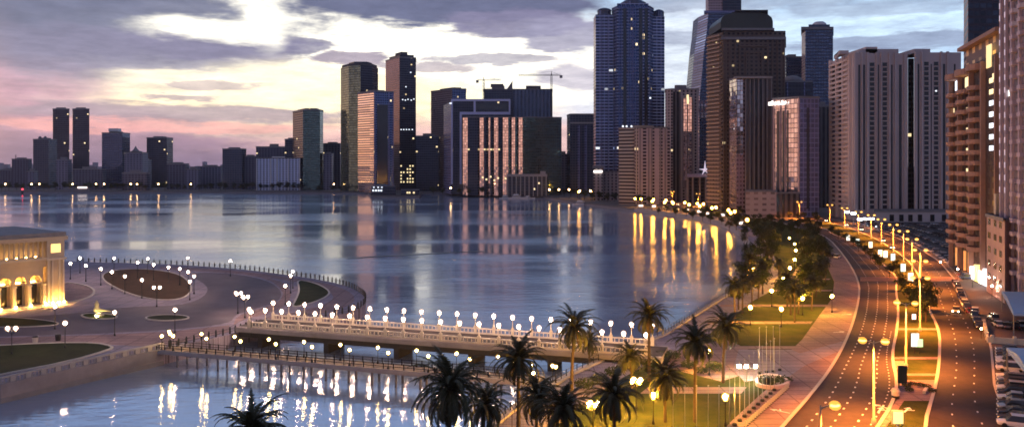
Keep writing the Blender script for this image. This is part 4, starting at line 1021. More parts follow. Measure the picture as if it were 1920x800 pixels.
# right-hand tower leaving the frame
A, B_ = Vector((X(1877,231),231)), Vector((122,176)); d = (B_-A); Lw = d.length; d.normalize(); nr = Vector((d.y,-d.x)); nr = nr if nr.x < 0 else -nr; bk = -nr*28
T = thing('apartment_tower', 'violet-grey tower at the right edge with paired white vertical strips', 'apartment tower', (A.x,A.y,LZ))
MB().prism([tuple(A),tuple(B_),tuple(B_+bk),tuple(A+bk)], LZ-1, 118, None, top=1).build('wall', [facade('facade_violet_tower',(.19,.16,.20),(.03,.03,.04),4,.4,3.5,.5,.2,.3,lit=.05,litc=(.9,.9,.8)),ROOF], T)
VL = plain('violet_trim', (.5,.42,.52), .6, var=.1)
for f_ in (.03,.13,.24,.37,.5,.63,.76,.9):
    p = A+d*(Lw*f_); MB().prism([tuple(p-d*.55),tuple(p+d*.55),tuple(p+d*.55+nr*.7),tuple(p-d*.55+nr*.7)], LZ, 119).build('pier', VL, T)
def onw(f_, w_, z0, z1, nm, mat, pr=.12):
    p = A+d*(Lw*f_); hw = w_/2
    MB().prism([tuple(p-d*hw-nr*.1),tuple(p+d*hw-nr*.1),tuple(p+d*hw+nr*pr),tuple(p-d*hw+nr*pr)], z0, z1, bottom=True).build(nm, mat, T)
E_PALE = emit('pale_window', (.8,.72,.85), .55)
for k in range(30):
    z = LZ+8+k*3.5
    if k % 1 == 0 and z > 30: onw(.03, .5, z+.6, z+2.2, 'window_slit', E_PALE, .8); onw(.13, .5, z+.6, z+2.2, 'window_slit', E_PALE, .8)
    for f_ in (.305,.435): onw(f_, 3.2, z, z+1.1, 'balcony', VL, 1.6)
    if k % 3 == 0: onw(.57, 2.0, z+.8, z+2.4, 'lit_window', emit('green_window',(.55,.9,.75),.6) if 'green_window' not in bpy.data.materials else bpy.data.materials['green_window'], .3)
# white star canopy by the towers
Yc = 820
t = thing('canopy_building', 'white star-spired entrance canopy lit violet between the towers', 'canopy', (X(1305,Yc),Yc,LZ))
MB().prism(fp([(1288,Yc),(1326,Yc),(1326,Yc+16),(1288,Yc+16)]), ZT(332,Yc), ZT(326,Yc), bottom=True).build('roof_slab', plain('violet_white',(.6,.52,.66),.5), t)
b = MB(); x0, z0 = X(1321,Yc), ZT(318,Yc)
for (dx, dz, r_) in ((0,9,1.2),(-6,0.5,1.2),(6,1.5,1.2),(-3,-5,1.2),(4,-5,1.2)): b.tube((x0,Yc-2,z0),(x0+dx,Yc-2,z0+dz),r_,.2,6)
b.build('star_spire', emit('star_white',(.9,.8,1),.6), t)
for q in (1290,1300,1313,1324): b = MB(); b.tube((X(q,Yc),Yc+2,LZ),(X(q,Yc),Yc+2,ZT(332,Yc)),.9,n=8); b.build('column', STONE, t)
MB().prism(fp([(1292,Yc+5),(1322,Yc+5),(1322,Yc+15),(1292,Yc+15)]), LZ, ZT(333,Yc)).build('hall', F_DARK, t)
# ------------------------------------------------------------------ palace theatre (left)
C0 = Vector((-121.7, 216.8)); dF = Vector((-9.3,-12)).normalized(); nF = Vector((.79,-.61)); nF = Vector((-dF.y, dF.x)); nF = nF if nF.dot(-C0) > 0 else -nF
T = thing('palace_theatre', 'cream palace theatre with glowing arches and floodlit corner pavilion', 'theatre', (C0.x,C0.y,LZ))
def PB(nm, s0, s1, z0, z1, mat, p0=0, p1=.4, par=T):
    a, c = C0+dF*s0, C0+dF*s1
    return MB().prism([tuple(a+nF*p0),tuple(c+nF*p0),tuple(c+nF*p1),tuple(a+nF*p1)], z0, z1, bottom=True).build(nm, mat, par)
BZ = LZ
PB('wall', 0, 60, BZ-.5, BZ+17.5, CREAM, -34, -3.2)              # main volume behind the loggia
PB('roof', -.6, 60, BZ+18.2, BZ+19.3, STONE_D, -34, .5)
PB('cornice', -.9, 60.5, BZ+17.2, BZ+18.2, CREAM, -34.3, .9)
PB('floor_slab', 4, 60, BZ+10.4, BZ+12.2, CREAM, -3.3, .3)
PB('cornice', 4, 60, BZ+12.2, BZ+12.8, CREAM_L, -3.3, 1.0)
PB('plinth', -.5, 60, BZ, BZ+.6, STONE, -3, 1.6)
for i in range(3):
    s0 = 4.3+i*.0
for k in range(26):                                             # upper colonnade
    s_ = 5+k*1.15
    if s_ < 34: 
        p = C0+dF*s_-nF*.3; b = MB(); b.tube((p.x,p.y,BZ+12.8),(p.x,p.y,BZ+17.2),.22,.19,8); b.box((p.x,p.y,BZ+17.05),(.6,.6,.3),math.atan2(dF.y,dF.x)); b.build('upper_column', CREAM_L, T)
bays = [5.0+i*3.6 for i in range(9)]
def arch_panel(s0, s1, zs, r, ztop):
    """wall with an arched opening from zs up"""
    m_, hw = (s0+s1)/2, (s1-s0)/2; seg = 12; b = MB()
    P = lambda s_, z, o: (C0.x+dF.x*s_+nF.x*o, C0.y+dF.y*s_+nF.y*o, z)
    inner = [(m_-r, BZ), (m_-r, zs)] + [(m_-r*math.cos(math.pi*i/seg), zs+r*math.sin(math.pi*i/seg)) for i in range(1, seg)] + [(m_+r, zs), (m_+r, BZ)]
    outer = [(s0, BZ), (s0, zs)] + [(s0+(s1-s0)*i/seg, ztop) for i in range(1, seg)] + [(s1, zs), (s1, BZ)]
    n_ = len(inner)
    for o in (0,):
        for i in range(n_-1):
            b.face([P(*outer[i],o),P(*inner[i],o),P(*inner[i+1],o),P(*outer[i+1],o)])
            b.face([P(*inner[i],o),P(*inner[i],o-.8),P(*inner[i+1],o-.8),P(*inner[i+1],o)])
    b.face([P(s0,zs,0),P(s0,ztop,0),P(outer[2][0],ztop,0)])
    b.face([P(s1,zs,0),P(outer[-3][0],ztop,0),P(s1,ztop,0)])
    return b
for i, s0 in enumerate(bays[:8]):
    if i == 3: continue
    arch_panel(s0, s0+3.6, BZ+6.9, 1.35, BZ+10.4).build('arch', CREAM, T)
    PB('dark_doorway', s0+.75, s0+2.85, BZ+.6, BZ+5.9, DARKW, -2.2, -2.0)
    PB('transom', s0+.4, s0+3.2, BZ+6.0, BZ+6.35, CREAM_L, -2.2, -.1)
    PB('glowing_window', s0+.8, s0+2.8, BZ+6.6, BZ+9.0, emit('arch_window_glow',(1,.5,.14),.55) if 'arch_window_glow' not in bpy.data.materials else bpy.data.materials['arch_window_glow'], -3.15, -2.9)
def col(s_, off=.9, h=6.0, r=.42):
    p = C0+dF*s_+nF*off; b = MB(); b.lathe((p.x,p.y,BZ),[(r*1.5,0),(r*1.5,.5),(r*1.1,.7),(r,1),(r*.86,h-.6),(r*1.3,h-.3),(r*1.3,h)],12)
    b.build('column', CREAM_L, T)
for i in range(9):
    if i in (3,4) : pass
    col(bays[i]); 
    p = C0+dF*bays[i]+nF*1.9; b = MB(); b.box((p.x,p.y,BZ+.75),(.35,.35,.25), math.atan2(dF.y,dF.x)); b.build('uplight', E_UP, T)
    p = C0+dF*(bays[i]+1.8)-nF*1.9; b = MB(); b.box((p.x,p.y,BZ+6.5),(.9,.2,.12), math.atan2(dF.y,dF.x)); b.build('uplight', E_UP, T)
for k in range(9):
    p = C0+dF*(6+k*2.3)-nF*2.2; b = MB(); b.box((p.x,p.y,BZ+12.95),(.3,.3,.14), math.atan2(dF.y,dF.x)); b.build('uplight', emit('uplight_small',(1,.55,.16),60) if 'uplight_small' not in bpy.data.materials else bpy.data.materials['uplight_small'], T)
# corner pavilions
for s0, s1 in ((0,4.4),(15.8,19.6)):
    PB('pavilion', s0, s1, BZ, BZ+17.2, CREAM, -3.2, .9)
    for s_ in (s0+.35, s0+1.3, s1-1.3, s1-.35): PB('pilaster', s_-.22, s_+.22, BZ+.6, BZ+12, CREAM_L, .9, 1.25)
    PB('cornice', s0-.3, s1+.3, BZ+12, BZ+12.6, CREAM_L, .9, 1.5)
    PB('niche', s0+1.0, s1-1.0, BZ+14, BZ+16.3, emit('niche_glow',(1,.62,.2),1.6) if 'niche_glow' not in bpy.data.materials else bpy.data.materials['niche_glow'], .9, .95)
    PB('niche_frame', s0+.8, s1-.8, BZ+16.3, BZ+16.6, CREAM_L, .9, 1.2); PB('niche_frame', s0+.8, s1-.8, BZ+13.7, BZ+14, CREAM_L, .9, 1.2)
    for k in range(3):
        p = C0+dF*(s0+.8+k*(s1-s0-1.6)/2)+nF*2.6; b = MB(); b.box((p.x,p.y,BZ+.8),(.4,.4,.3), math.atan2(dF.y,dF.x)); b.build('uplight', E_UP, T)
# side pilasters on the return wall
for k in range(6):
    p = C0-nF*(3+k*5)-dF*.2; MB().box((p.x,p.y,BZ+9),(.5,1,17), math.atan2(dF.y,dF.x)).build('side_pilaster', CREAM_L, T)

# ------------------------------------------------------------------ globe lamp prototypes
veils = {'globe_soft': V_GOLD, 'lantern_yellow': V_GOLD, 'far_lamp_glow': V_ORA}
def globe_lamp(name, h, heads=1, r=.42, em=None, label='', group=None, post=BLACK, pr=.09):
    t = thing(name, label, 'lamp', (0,0,0), group)
    b = MB(); b.lathe((0,0,0),[(.22,0),(.22,.25),(.12,.5),(pr,.7),(pr*.7,h-.5),(pr*1.3,h-.35),(pr*1.3,h-.25),(.01,h-.2)],8)
    if heads > 1:
        for k in range(heads):
            a = 2*math.pi*k/heads; b.tube((0,0,h-.9),(.75*math.cos(a),.75*math.sin(a),h-.45),.05,n=6)
    b.build('post', post, t, smooth=True)
    for k in range(heads):
        a = 2*math.pi*k/heads; ox, oy = ((.75*math.cos(a),.75*math.sin(a)) if heads > 1 else (0,0))
        gl = MB().ball((ox,oy,h-.3+r*.95), r, 14).build('globe', veils.get((em or E_WHITE).name, V_PEACH), t, smooth=True); bu = MB().ball((ox,oy,h-.3+r*.95), r*.52, 10).build('bulb', em or E_WHITE, None, smooth=True, base=(0,0,0)); bu.parent = gl  # outer globe glows as the lamp's halo, the bulb gives the light
        b = MB(); b.lathe((ox,oy,h-.3-.06),[(r*.6,0),(r*.6,.12),(.05,.16)],8); b.build('globe_collar', post, t)
    return t
def on_line(A, B_, n_, a=0., b_=1.):
    return [A.lerp(B_, a+(b_-a)*i/(n_-1)) for i in range(n_)]

# ------------------------------------------------------------------ arched road bridge with lamps
NA, NB = Vector((-58,176.3)), Vector((25,149.6)); BD = (NB-NA).normalized(); BN = Vector((-BD.y, BD.x)); BW = 9.2
T = thing('road_bridge', 'low cream road bridge with lamplit panelled parapets across the canal mouth', 'bridge', (NA.x,NA.y,0))
def BB(nm, s0, s1, z0, z1, o0, o1, mat, par=T):
    a, c = NA+BD*s0, NA+BD*s1
    return MB().prism([tuple(a+BN*o0),tuple(c+BN*o0),tuple(c+BN*o1),tuple(a+BN*o1)], z0, z1, bottom=True).build(nm, mat, par)
BL_ = (NB-NA).length
ZD = 4.6
BB('deck', -3, BL_+3, ZD-1.1, ZD, -.4, BW+.4, QSTONE); BB('girder', -3, BL_+3, ZD-2.4, ZD-1.1, .6, BW-.6, plain('girder_dark',(.06,.055,.055),.8))  # dark body added below the deck, shade under the bridge put into its colour
BB('road_surface', -3, BL_+3, ZD, ZD+.05, .6, BW-.6, ASPH)
BB('fascia', -3, BL_+3, ZD-.9, ZD-.1, -.7, -.4, QSTONE)
nb = 21; sp = BL_/nb
for k in range(0, nb, 4): BB('pier', k*sp-.6+2, k*sp+.6+2, -2, ZD-2.4, 1.2, BW-1.2, bpy.data.materials['girder_dark'])  # piers coloured dark for the same shade
for (o_, tag_) in ((-.1,'near'),(BW-.3,'far')):
    for k in range(nb+1):
        BB('parapet_post', k*sp-.32, k*sp+.32, ZD, ZD+1.6, o_-.02, o_+.4, CREAM_L)
    for k in range(nb):
        a, c = k*sp+.32, (k+1)*sp-.32
        b = MB()
        def seg(s0, s1, z0, z1, p0, p1):
            A_, C_ = NA+BD*s0, NA+BD*s1
            b.prism([tuple(A_+BN*p0),tuple(C_+BN*p0),tuple(C_+BN*p1),tuple(A_+BN*p1)], z0, z1, bottom=True)
        seg(a, c, ZD, ZD+.3, o_+.02, o_+.4); seg(a, c, ZD+1.05, ZD+1.25, o_-.05, o_+.45)
        nbal = 4
        for j in range(nbal):
            m_ = a+(c-a)*(j+.5)/nbal; 
            if j != 9: seg(m_-.09, m_+.09, ZD+.3, ZD+1.05, o_+.16, o_+.28)
            else: seg(m_-.25, m_+.25, ZD+.3, ZD+1.15, o_+.06, o_+.36)
        b.build('balustrade_panel', CREAM_L, T)
pl = globe_lamp('bridge_lamp', 2.3, 1, .56, E_WHITE, 'x', 'globe lamps along the bridge parapets', CREAM_L, .1)
for side, o_ in (('near', .1), ('far', BW-.1)):
    for k in range(nb+1):
        p = NA+BD*(k*sp)+BN*o_
        place(pl, (p.x,p.y,ZD+1.45), 0, 'white globe lamp on the %s bridge parapet, %s from the left end' % ('nearer' if side == 'near' else 'lake-side', ordw(k)))
# abutments and approach
sheet('pavement', [tuple(NB+BD*2),tuple(NB+BN*BW+BD*2),(46,172),(50,150),(36,138)], PAVE_P, .018)
# ------------------------------------------------------------------ boardwalk on piles
WA, WB = Vector((-71.5,160.8)), Vector((4.5,136.6)); WD = (WB-WA).normalized(); WN = Vector((-WD.y,WD.x)); WL = (WB-WA).length; ww = 3.6; zw = 3.2
T = thing('boardwalk', 'narrow timber boardwalk on thin piles running in front of the bridge', 'footbridge', (WA.x,WA.y,0))
def WBx(nm, s0, s1, z0, z1, o0, o1, mat):
    a, c = WA+WD*s0, WA+WD*s1
    return MB().prism([tuple(a+WN*o0),tuple(c+WN*o0),tuple(c+WN*o1),tuple(a+WN*o1)], z0, z1, bottom=True).build(nm, mat, T)
WBx('deck', 0, WL, zw-.3, zw, 0, ww, WOOD); WBx('edge_beam', 0, WL, zw-.75, zw+.08, -.25, 0, STONE); WBx('edge_beam', 0, WL, zw-.45, zw+.08, ww, ww+.2, STONE)
k = 0
while k*4.8 < WL:
    for o_ in (.4, ww-.4):
        p = WA+WD*(k*4.8)+WN*o_; MB().tube((p.x,p.y,-2),(p.x,p.y,zw-.3),.22,n=8).build('pile', STONE_D, T)
    k += 1
for o_ in (.05, ww-.05):
    b = MB()
    for z in (zw+.55, zw+1.05):
        a, c = WA+WN*o_, WB+WN*o_; b.tube((a.x,a.y,z),(c.x,c.y,z),.05,n=5)
    b.build('handrail', BLACK, T)
    for k in range(40):
        p = WA+WD*(k*WL/39.5)+WN*o_; MB().box((p.x,p.y,zw+.58),(.14,.14,1.16), math.atan2(WD.y,WD.x)).build('rail_post', BLACK, T)
bl = globe_lamp('boardwalk_lamp', 2.9, 1, .42, E_GLOBE2, 'x', 'small globe lamps along the boardwalk', BLACK, .06)
for k in range(10):
    for side, o_, sh in (('nearer', .15, 0), ('bridge-side', ww-.15, -3.8)):
        p = WA+WD*(4+k*7.9+sh)+WN*o_
        place(bl, (p.x,p.y,zw), 0, 'small globe lamp on the %s rail of the boardwalk, %s from its left end' % (side, ordw(k)))

# ------------------------------------------------------------------ railings
def railing(name, label, line, step, h=1.1, z=LZ, rail=(.5,1.05), post=.14, mat=BLACK, finial=True, maxp=99):
    pts = walk(line, step); t = thing(name, label, 'railing', (pts[0][0],pts[0][1],z))
    b = MB()
    for i, (x,y,a) in enumerate(pts[:maxp]):
        q = MB(); q.box((x,y,z+h/2),(post,post,h),a)
        if finial: q.ball((x,y,z+h+.12),.15,6)
        q.build('post', mat, t)
    for zz in rail:
        ribbon(b, line, .06, z+zz-.03, z+zz+.03)
    b.build('rail', mat, t)
    return t
fl = [(p.x,p.y) for p in OUT if G(100,489).x < p.x]
fl = [tuple(p) for p in OUT if p[0] > X(105,310)]
railing('lakeside_railing', 'long dark post railing curving along the lake edge of the plaza', fl[:-4], 2.6, 1.5, post=.3)
railing('corner_railing', 'dark post railing climbing from boardwalk to the bridge end', [(G(303,655).x,G(303,655).y+.5),(G(430,626).x,G(430,626).y+.5),(G(470,613).x,G(470,613).y)], 1.9, 1.3, post=.25)
# canal wall balustrade
wl = [tuple(PEN[13])[:2], tuple(PEN[14])[:2], tuple(PEN[15])[:2], (-200,95)]
wl = [(p[0]+.0,p[1]+.5) for p in wl]
T = thing('canal_wall', 'pale canal quay wall with open balustrade below the left lawn', 'quay wall', (wl[0][0],wl[0][1],0))
ribbon(MB(), wl, 1.2, -2, LZ+.25, off=.1).build('wall', QSTONE, T); ribbon(MB(), wl, 1.5, -2, .9, off=.1).build('footing', STONE_D, T)
ribbon(MB(), wl, .5, LZ+1.05, LZ+1.35).build('coping', STONE, T)
for (x,y,a) in walk(wl, 2.6)[:46]: MB().box((x,y,LZ+.7),(.9,.55,1.2),a).build('balustrade_pier', STONE, T)
b = MB()
for (x,y,a) in walk(wl, .52, .26)[:230]: b.tube((x,y,LZ+.2),(x,y,LZ+1.1),.09,n=6,cap=False)
b.build('balusters', STONE, T)
railing('quay_railing', 'dark railing edging the canal-side promenade under the palms', [(p.x+.5,p.y) for p in SHORE[-6:]], 2.2, 1.15, LZ+.35, post=.12, finial=False)
cr = [(p.x,p.y) for p in SHORE[13:26]]
railing('corniche_railing', 'pale railing following the curved corniche edge of the lake', cr, 5, 1.1, LZ+.35, post=.3, mat=STONE, finial=False)

# ------------------------------------------------------------------ plaza lamps on the peninsula (head positions measured, 5 m poles)
g1 = globe_lamp('plaza_lamp', 4.9, 1, .56, E_WHITE, 'x', 'globe lamps on the lakeside plaza')
g2 = globe_lamp('twin_plaza_lamp', 4.9, 2, .54, E_WHITE, 'x', 'two-globe lamps on the lakeside plaza')
g3 = globe_lamp('triple_plaza_lamp', 4.9, 3, .54, E_WHITE, 'x', 'three-globe lamps on the lakeside plaza')
def head(px, py, h=4.9): return G(px, py, LZ+h)
PLZ = [(132,495,'nearest the theatre corner, behind the round pink plaza'),(150,485,'at the railing, first right of the theatre'),(161,499,'between theatre and brown lawn, second inland'),
 (189,505,'at the left tip of the brown lawn'),(210,511,'on the upper left edge of the brown lawn'),(214,485,'at the lakeside railing, second from the theatre'),
 (234,519,'standing within the left half of the brown lawn'),(258,493,'just behind the middle of the brown lawn'),(277,486,'at the lakeside railing, third from the theatre'),
 (266,526,'standing within the centre of the brown lawn'),(288,497,'behind the brown lawn, right of its middle'),(316,502,'behind the brown lawn near its right end'),
 (337,505,'at the upper right of the brown lawn'),(352,485,'at the lakeside railing, fourth from the theatre'),(353,511,'at the right tip of the brown lawn, upper of a cluster'),
 (364,519,'right tip of the brown lawn, outermost of a cluster'),(356,529,'right tip of the brown lawn, lowest of a cluster'),
 (215,587,'beside the little statue bed on the road'),(328,582,'beside the right flower island on the road'),(122,607,'at the kerb of the lower left pavement, by the bins'),
 (103,576,'in front of the floodlit theatre pavilion'),(471,586,'at the left end of the bridge approach'),
 (432,490,'faint one at the railing, above the curved road'),(535,537,'in the crescent lawn, lower of three'),(545,518,'in the crescent lawn, middle of three'),(549,510,'in the crescent lawn, farthest of three')]
for (px,py,lb) in PLZ:
    p = head(px,py); place(g1, (p.x,p.y,LZ), random.random()*6, 'globe lamp '+lb)
for (px,py,lb) in [(294,540,'two-globe lamp at the lower edge of the brown lawn'),(22,617,'two-globe lamp over the dark lawn at the left frame edge')]:
    p = head(px,py); place(g2, (p.x,p.y,LZ), 0.1, lb)
for (px,py,lb) in [(446,551,'three-globe lamp left of the pair at the bend before the bridge'),(459,558,'three-globe lamp right of the pair at the bend before the bridge')]:
    p = head(px,py); place(g3, (p.x,p.y,LZ), .5, lb)
for i,(px,py) in enumerate([(300,631),(316,627)]):
    p = G(px,py,LZ+3); place(bl, (p.x,p.y+.8,LZ), 0, 'small globe lamp at the %s side of the boardwalk gate' % ('left','right')[i])
# statue on flower bed
g = G(186,592); T = thing('statue', 'small yellow-lit winged statue on the oval road island', 'statue', (g.x,g.y,LZ))
b = MB(); b.lathe((g.x,g.y,LZ+.1),[(1.2,0),(1.2,.4),(.8,.5),(.8,1.0)],8); b.build('pedestal', STONE, T)
b = MB(); b.lathe((g.x-.6,g.y,LZ+1.1),[(.7,0),(.8,.6),(.45,1.4),(.55,1.9),(.2,2.6),(.05,2.8)],8); b.tube((g.x-.5,g.y,LZ+1.6),(g.x+3.2,g.y-.6,LZ+1.3),.5,.12,8); b.build('figure', plain('statue_stone',(.6,.5,.3),.6), T)
b = MB(); b.box((g.x+.4,g.y-2.0,LZ+.35),(.5,.3,.3)); b.build('uplight', emit('statue_uplight',(1,.8,.3),160), T)
for i, (px,py,lb) in enumerate([(66,642,'pale square litter bin beside the lower left lamp'),(109,638,'dark litter bin by the lamp at the kerb')]):
    g = G(px,py); T = thing('litter_bin', lb, 'bin', (g.x,g.y,LZ)); b = MB(); b.lathe((g.x,g.y,LZ),[(.5,0),(.6,1.0),(.65,1.05),(.6,1.15)],8); b.build('bin_body', (STONE,BLACK)[i], T); b = MB(); b.lathe((g.x,g.y,LZ+1.2),[(.66,0),(.5,.2),(.05,.28)],8); b.build('lid', BLACK, T)

# ------------------------------------------------------------------ street lamps (double arm)
def street_lamp(single=False):
    t = thing('street_lamp', 'x', 'street lamp', (0,0,0), 'orange street lamps on tall poles')
    H = 12.0; b = MB(); b.lathe((0,0,0),[(.32,0),(.32,.8),(.18,.9),(.09,H-.1),(.05,H)],10); b.build('pole', YPOLE, t, smooth=True)
    for s_ in ((1,) if single else (-1,1)):
        b = MB(); b.tube((0,0,H-.35),(s_*1.0,0,H),.07,n=6); b.build('arm', YPOLE, t)
        b = MB(); b.lathe((0,0,0),[(.01,.10),(.12,.08),(.16,.02),(.16,0)],10); b.v = [(v[0]*1.9+s_*1.5, v[1]*.8, v[2]+H) for v in b.v]; hd = b.build('lamp_head', GREYM, t)
        b = MB(); b.lathe((0,0,0),[(.2,.05),(.3,-.02),(.27,-.12),(.15,-.2),(.01,-.24)],10); b.v = [(v[0]*1.9+s_*1.5, v[1]*.8, v[2]+H) for v in b.v]
        d_ = b.build('diffuser', E_ORA, t, smooth=True)
        gb = MB().ball((s_*1.5,0,H-.05), .62, 14, .8).build('bowl', V_ORA, t, smooth=True)  # glow around the lamp head, added as an emissive shell
    return t
sl = street_lamp()
LP = [(52,115),(72.4,147),(91.8,180),(108,212),(122.5,240),(138,276),(151.7,310),(164,344),(175,379),(185,412),(191,441),(200,481),(207,521),(203,565),(201,610),(197,650),(185,694),(171,735),(160,798),(146,852),(134,915),(122,985)]
wh = ['nearest whole one, rising from the median beside the lane dots','over the median lawn below the brick crossing','beside the brick crossing, lower of two close together','just above the brick crossing on the median']
for i, (x,y) in enumerate(LP):
    j = min(i+1, len(LP)-1); k = max(i-1,0); a = math.atan2(LP[j][1]-LP[k][1], LP[j][0]-LP[k][0])-math.pi/2
    lb = 'two-armed orange street lamp, '+(wh[i] if i < 4 else '%s along the median going away from the crossing' % ordw(i-4))
    if i == 0: place(sl, (x,y,LZ), a*.5, lb)
    else: place(sl, (x,y,LZ), a*.6, lb)
def add_spots():
    ld = bpy.data.lights.new('street_lamp_bulb', 'SPOT'); ld.energy = 88000; ld.color = (1,.27,.03); ld.spot_size = R(138); ld.spot_blend = 1.0; ld.shadow_soft_size = .25
    for o in [o for o in COL.objects if o.name.startswith('street_lamp') and o.type == 'EMPTY' and o.get('label') != 'x']:
        for s_ in ((1,) if 'bottom edge' in o['label'] else (-1,1)):
            l = bpy.data.objects.new('bulb', ld); COL.objects.link(l); l.parent = o; l.location = (s_*1.5,0,11.6)
s1 = street_lamp(True); place(s1, (32.4,84,LZ), 0, 'orange street lamp cut by the bottom edge, on the boulevard pavement'); add_spots()

# park lanterns
lan = globe_lamp('park_lamp', 3.9, 1, .6, E_YEL, 'x', 'yellow lamps in the lakeside park')
PK = [(1407,577,'lowest of the line, over the widest lit lawn'),(1447,546,'second of the line counted from the lit lawns'),(1469,522,'third of the line between the dark trees'),
      (1481,503,'fourth of the line between the dark trees'),(1490,487,'fifth of the line between the dark trees'),(1492,470,'sixth of the line between the dark trees'),(1490,458,'seventh of the line between the dark trees'),(1480,447,'last of the line, farthest between the dark trees')]
for (px,py,lb) in PK:
    p = G(px,py,LZ+4); place(lan, (p.x,p.y,LZ), 0, 'yellow park lamp, '+lb)
for i, (px,py,lb) in enumerate([(1560,556,'near the top of the pink boulevard lawn edge'),(1412,505,'among the trees close to the lake edge'),(1425,470,'among the trees at the head of the lake bend'),(1360,745,'hidden behind the palms over the lowest lawn'),(1225,742,'behind the palm trunks on the lowest lawn'),(1465,580,'low between the trunks on the second lit lawn'),(1505,560,'low between trunks on the first lit lawn'),(1330,660,'behind the leaning palm near the promenade')]):
    p = G(px,py,LZ+4); place(lan, (p.x,p.y,LZ), 0, 'yellow park lamp '+lb)
lc = globe_lamp('lantern_cluster', 4.2, 4, .48, E_YEL, 'x', 'four-globe lanterns among the palms')
for (px,py,lb) in [(1193,713,'four-globe yellow lantern between two palms, farther of the two'),(1112,757,'four-globe yellow lantern among the lowest palms, nearer of the two')]:
    p = G(px,py,LZ+4.3); place(lc, (p.x,p.y,LZ), .4, lb)
for i,(px,py) in enumerate([(997,684),(1000,700),(1036,686),(1042,688)]):
    p = G(px,py,LZ+2.9); place(bl, (p.x,p.y,LZ), 0, 'small globe lamp where the boardwalk meets the palms, %s from the left' % ordw(i))
# corniche lamps on the far bend
fl_ = globe_lamp('corniche_lamp', 6.5, 1, 1.4, E_FAR, 'x', 'orange lamps along the far bend of the corniche', BLACK, .14)
flw = globe_lamp('corniche_floodlamp', 6.5, 1, 1.5, E_FARW, 'x', 'white lamps along the far bend of the corniche', BLACK, .14)
flw['label'] = 'brightest white lamp among the orange lamps of the far corniche bend'
def shoreY(px):
    best = None
    for i in range(10, len(SHORE)-8):
        a, c = SHORE[i], SHORE[i+1]; k = (px-CX)/F; dx, dy = c.x-a.x, c.y-a.y
        if abs(dx-k*dy) < 1e-6: continue
        s_ = (k*a.y-a.x)/(dx-k*dy)
        if 0 <= s_ <= 1: Y = a.y+dy*s_; best = Y if best is None else max(best, Y)
    return best or 900
n_ = 0
for px in (1131,1160,1223,1246,1262,1292,1312,1335,1370):
    Y = shoreY(px)+9; place(fl_, (X(px,Y),Y,LZ), 0, 'orange corniche lamp close to the water, %s from the left on the bend' % ordw(n_)); n_ += 1
for i in range(18):  # second row of lamps, added to strengthen the orange light on the bend
    px = 1085+i*19.5+(i%3)*4; Y = shoreY(px)+26+(i*37%30); place(fl_, (X(px,Y),Y,LZ), 0, 'orange lamp among the trees behind the corniche bend, %s from the left' % ordw(i))
Y = shoreY(1190)+9; place(flw, (X(1190,Y),Y,LZ), 0)
sm = globe_lamp('shore_lamp', 9, 1, 1.5, emit('shore_lamp_glow',(1,.55,.22),80), 'x', 'lamps dotted along the far shore', BLACK, .2)
for i, (px,py) in enumerate([(1030,345),(1048,348),(1067,351),(1087,356),(1107,360),(1128,362)]):
    Y = F*(EZ-LZ-9)/(py-HY) if py < 352 else 880; Y = min(Y, 930)
    place(sm, (X(px,Y),Y,ZT(py,Y)-9 if False else LZ), 0, 'shore lamp over the dark trees right of the boats, %s from the left' % ordw(i))
for i, (px,Y,lb) in enumerate([(59,1222,'on the far left shore below the knobbed tower, left of two'),(74,1226,'on the far left shore below the knobbed tower, right of two'),(136,1222,'at the foot of the twin towers on the far shore'),(180,1224,'right of the twin towers on the far shore'),(195,1230,'below the crowned tower on the far shore'),(245,1222,'below the pointed-roof block on the far shore'),(257,1216,'lowest one, right of the pointed-roof block'),(297,1224,'below the lone flat-topped tower'),(358,1222,'brightest, with orange glow on the left far shore'),(10,1224,'at the far left end of the far shore'),(626,1216,'below the green towers on the far shore'),(845,1000,'at the corner of the white portal building')]):
    place(sm, (X(px,Y),Y,LZ), 0, 'shore lamp '+lb)
T = thing('lit_hut', 'long low hut with a bright white strip light on the far left shore', 'hut', (X(154,1218),1218,LZ))
MB().prism(fp([(118,1218),(168,1218),(168,1230),(118,1230)]), LZ, LZ+4).build('wall', STONE_D, T); MB().box((X(154,1217),1217.6,LZ+5),(14,.6,2)).build('strip_light', E_SHOP, T)
T = thing('red_light_buoy', 'small buoy with red light at the far left of the lake', 'buoy', (X(42,1195),1195,0))
MB().lathe((X(42,1195),1195,0),[(2,0),(2,1),(.6,3),(.5,5)],8).build('float', BLACK, T); MB().ball((X(42,1195),1195,6), 1.3, 8).build('red_lamp', E_RED, T)
# lit kiosks along the bend
random.seed(11)
for i in range(17):
    px = 1140+i*21+random.uniform(-5,5); Y = shoreY(px)+24+random.uniform(0,30); w_ = random.uniform(3,6)
    T = thing('kiosk', 'tiny lit kiosk among trees behind the corniche bend, %s from the left' % ordw(i), 'kiosk', (X(px,Y),Y,LZ), 'lit kiosks behind the corniche bend')
    MB().box((X(px,Y),Y,LZ+1.6),(w_,3,3.2)).build('wall', CREAM, T); MB().box((X(px,Y),Y-1.7,LZ+1.9),(w_*.7,.2,1.3)).build('lit_front', random.choice([E_WIN,E_SHOP,E_WINW]), T); MB().box((X(px,Y),Y-.6,LZ+3.4),(w_+1,4.6,.3)).build('roof', ROOF, T)
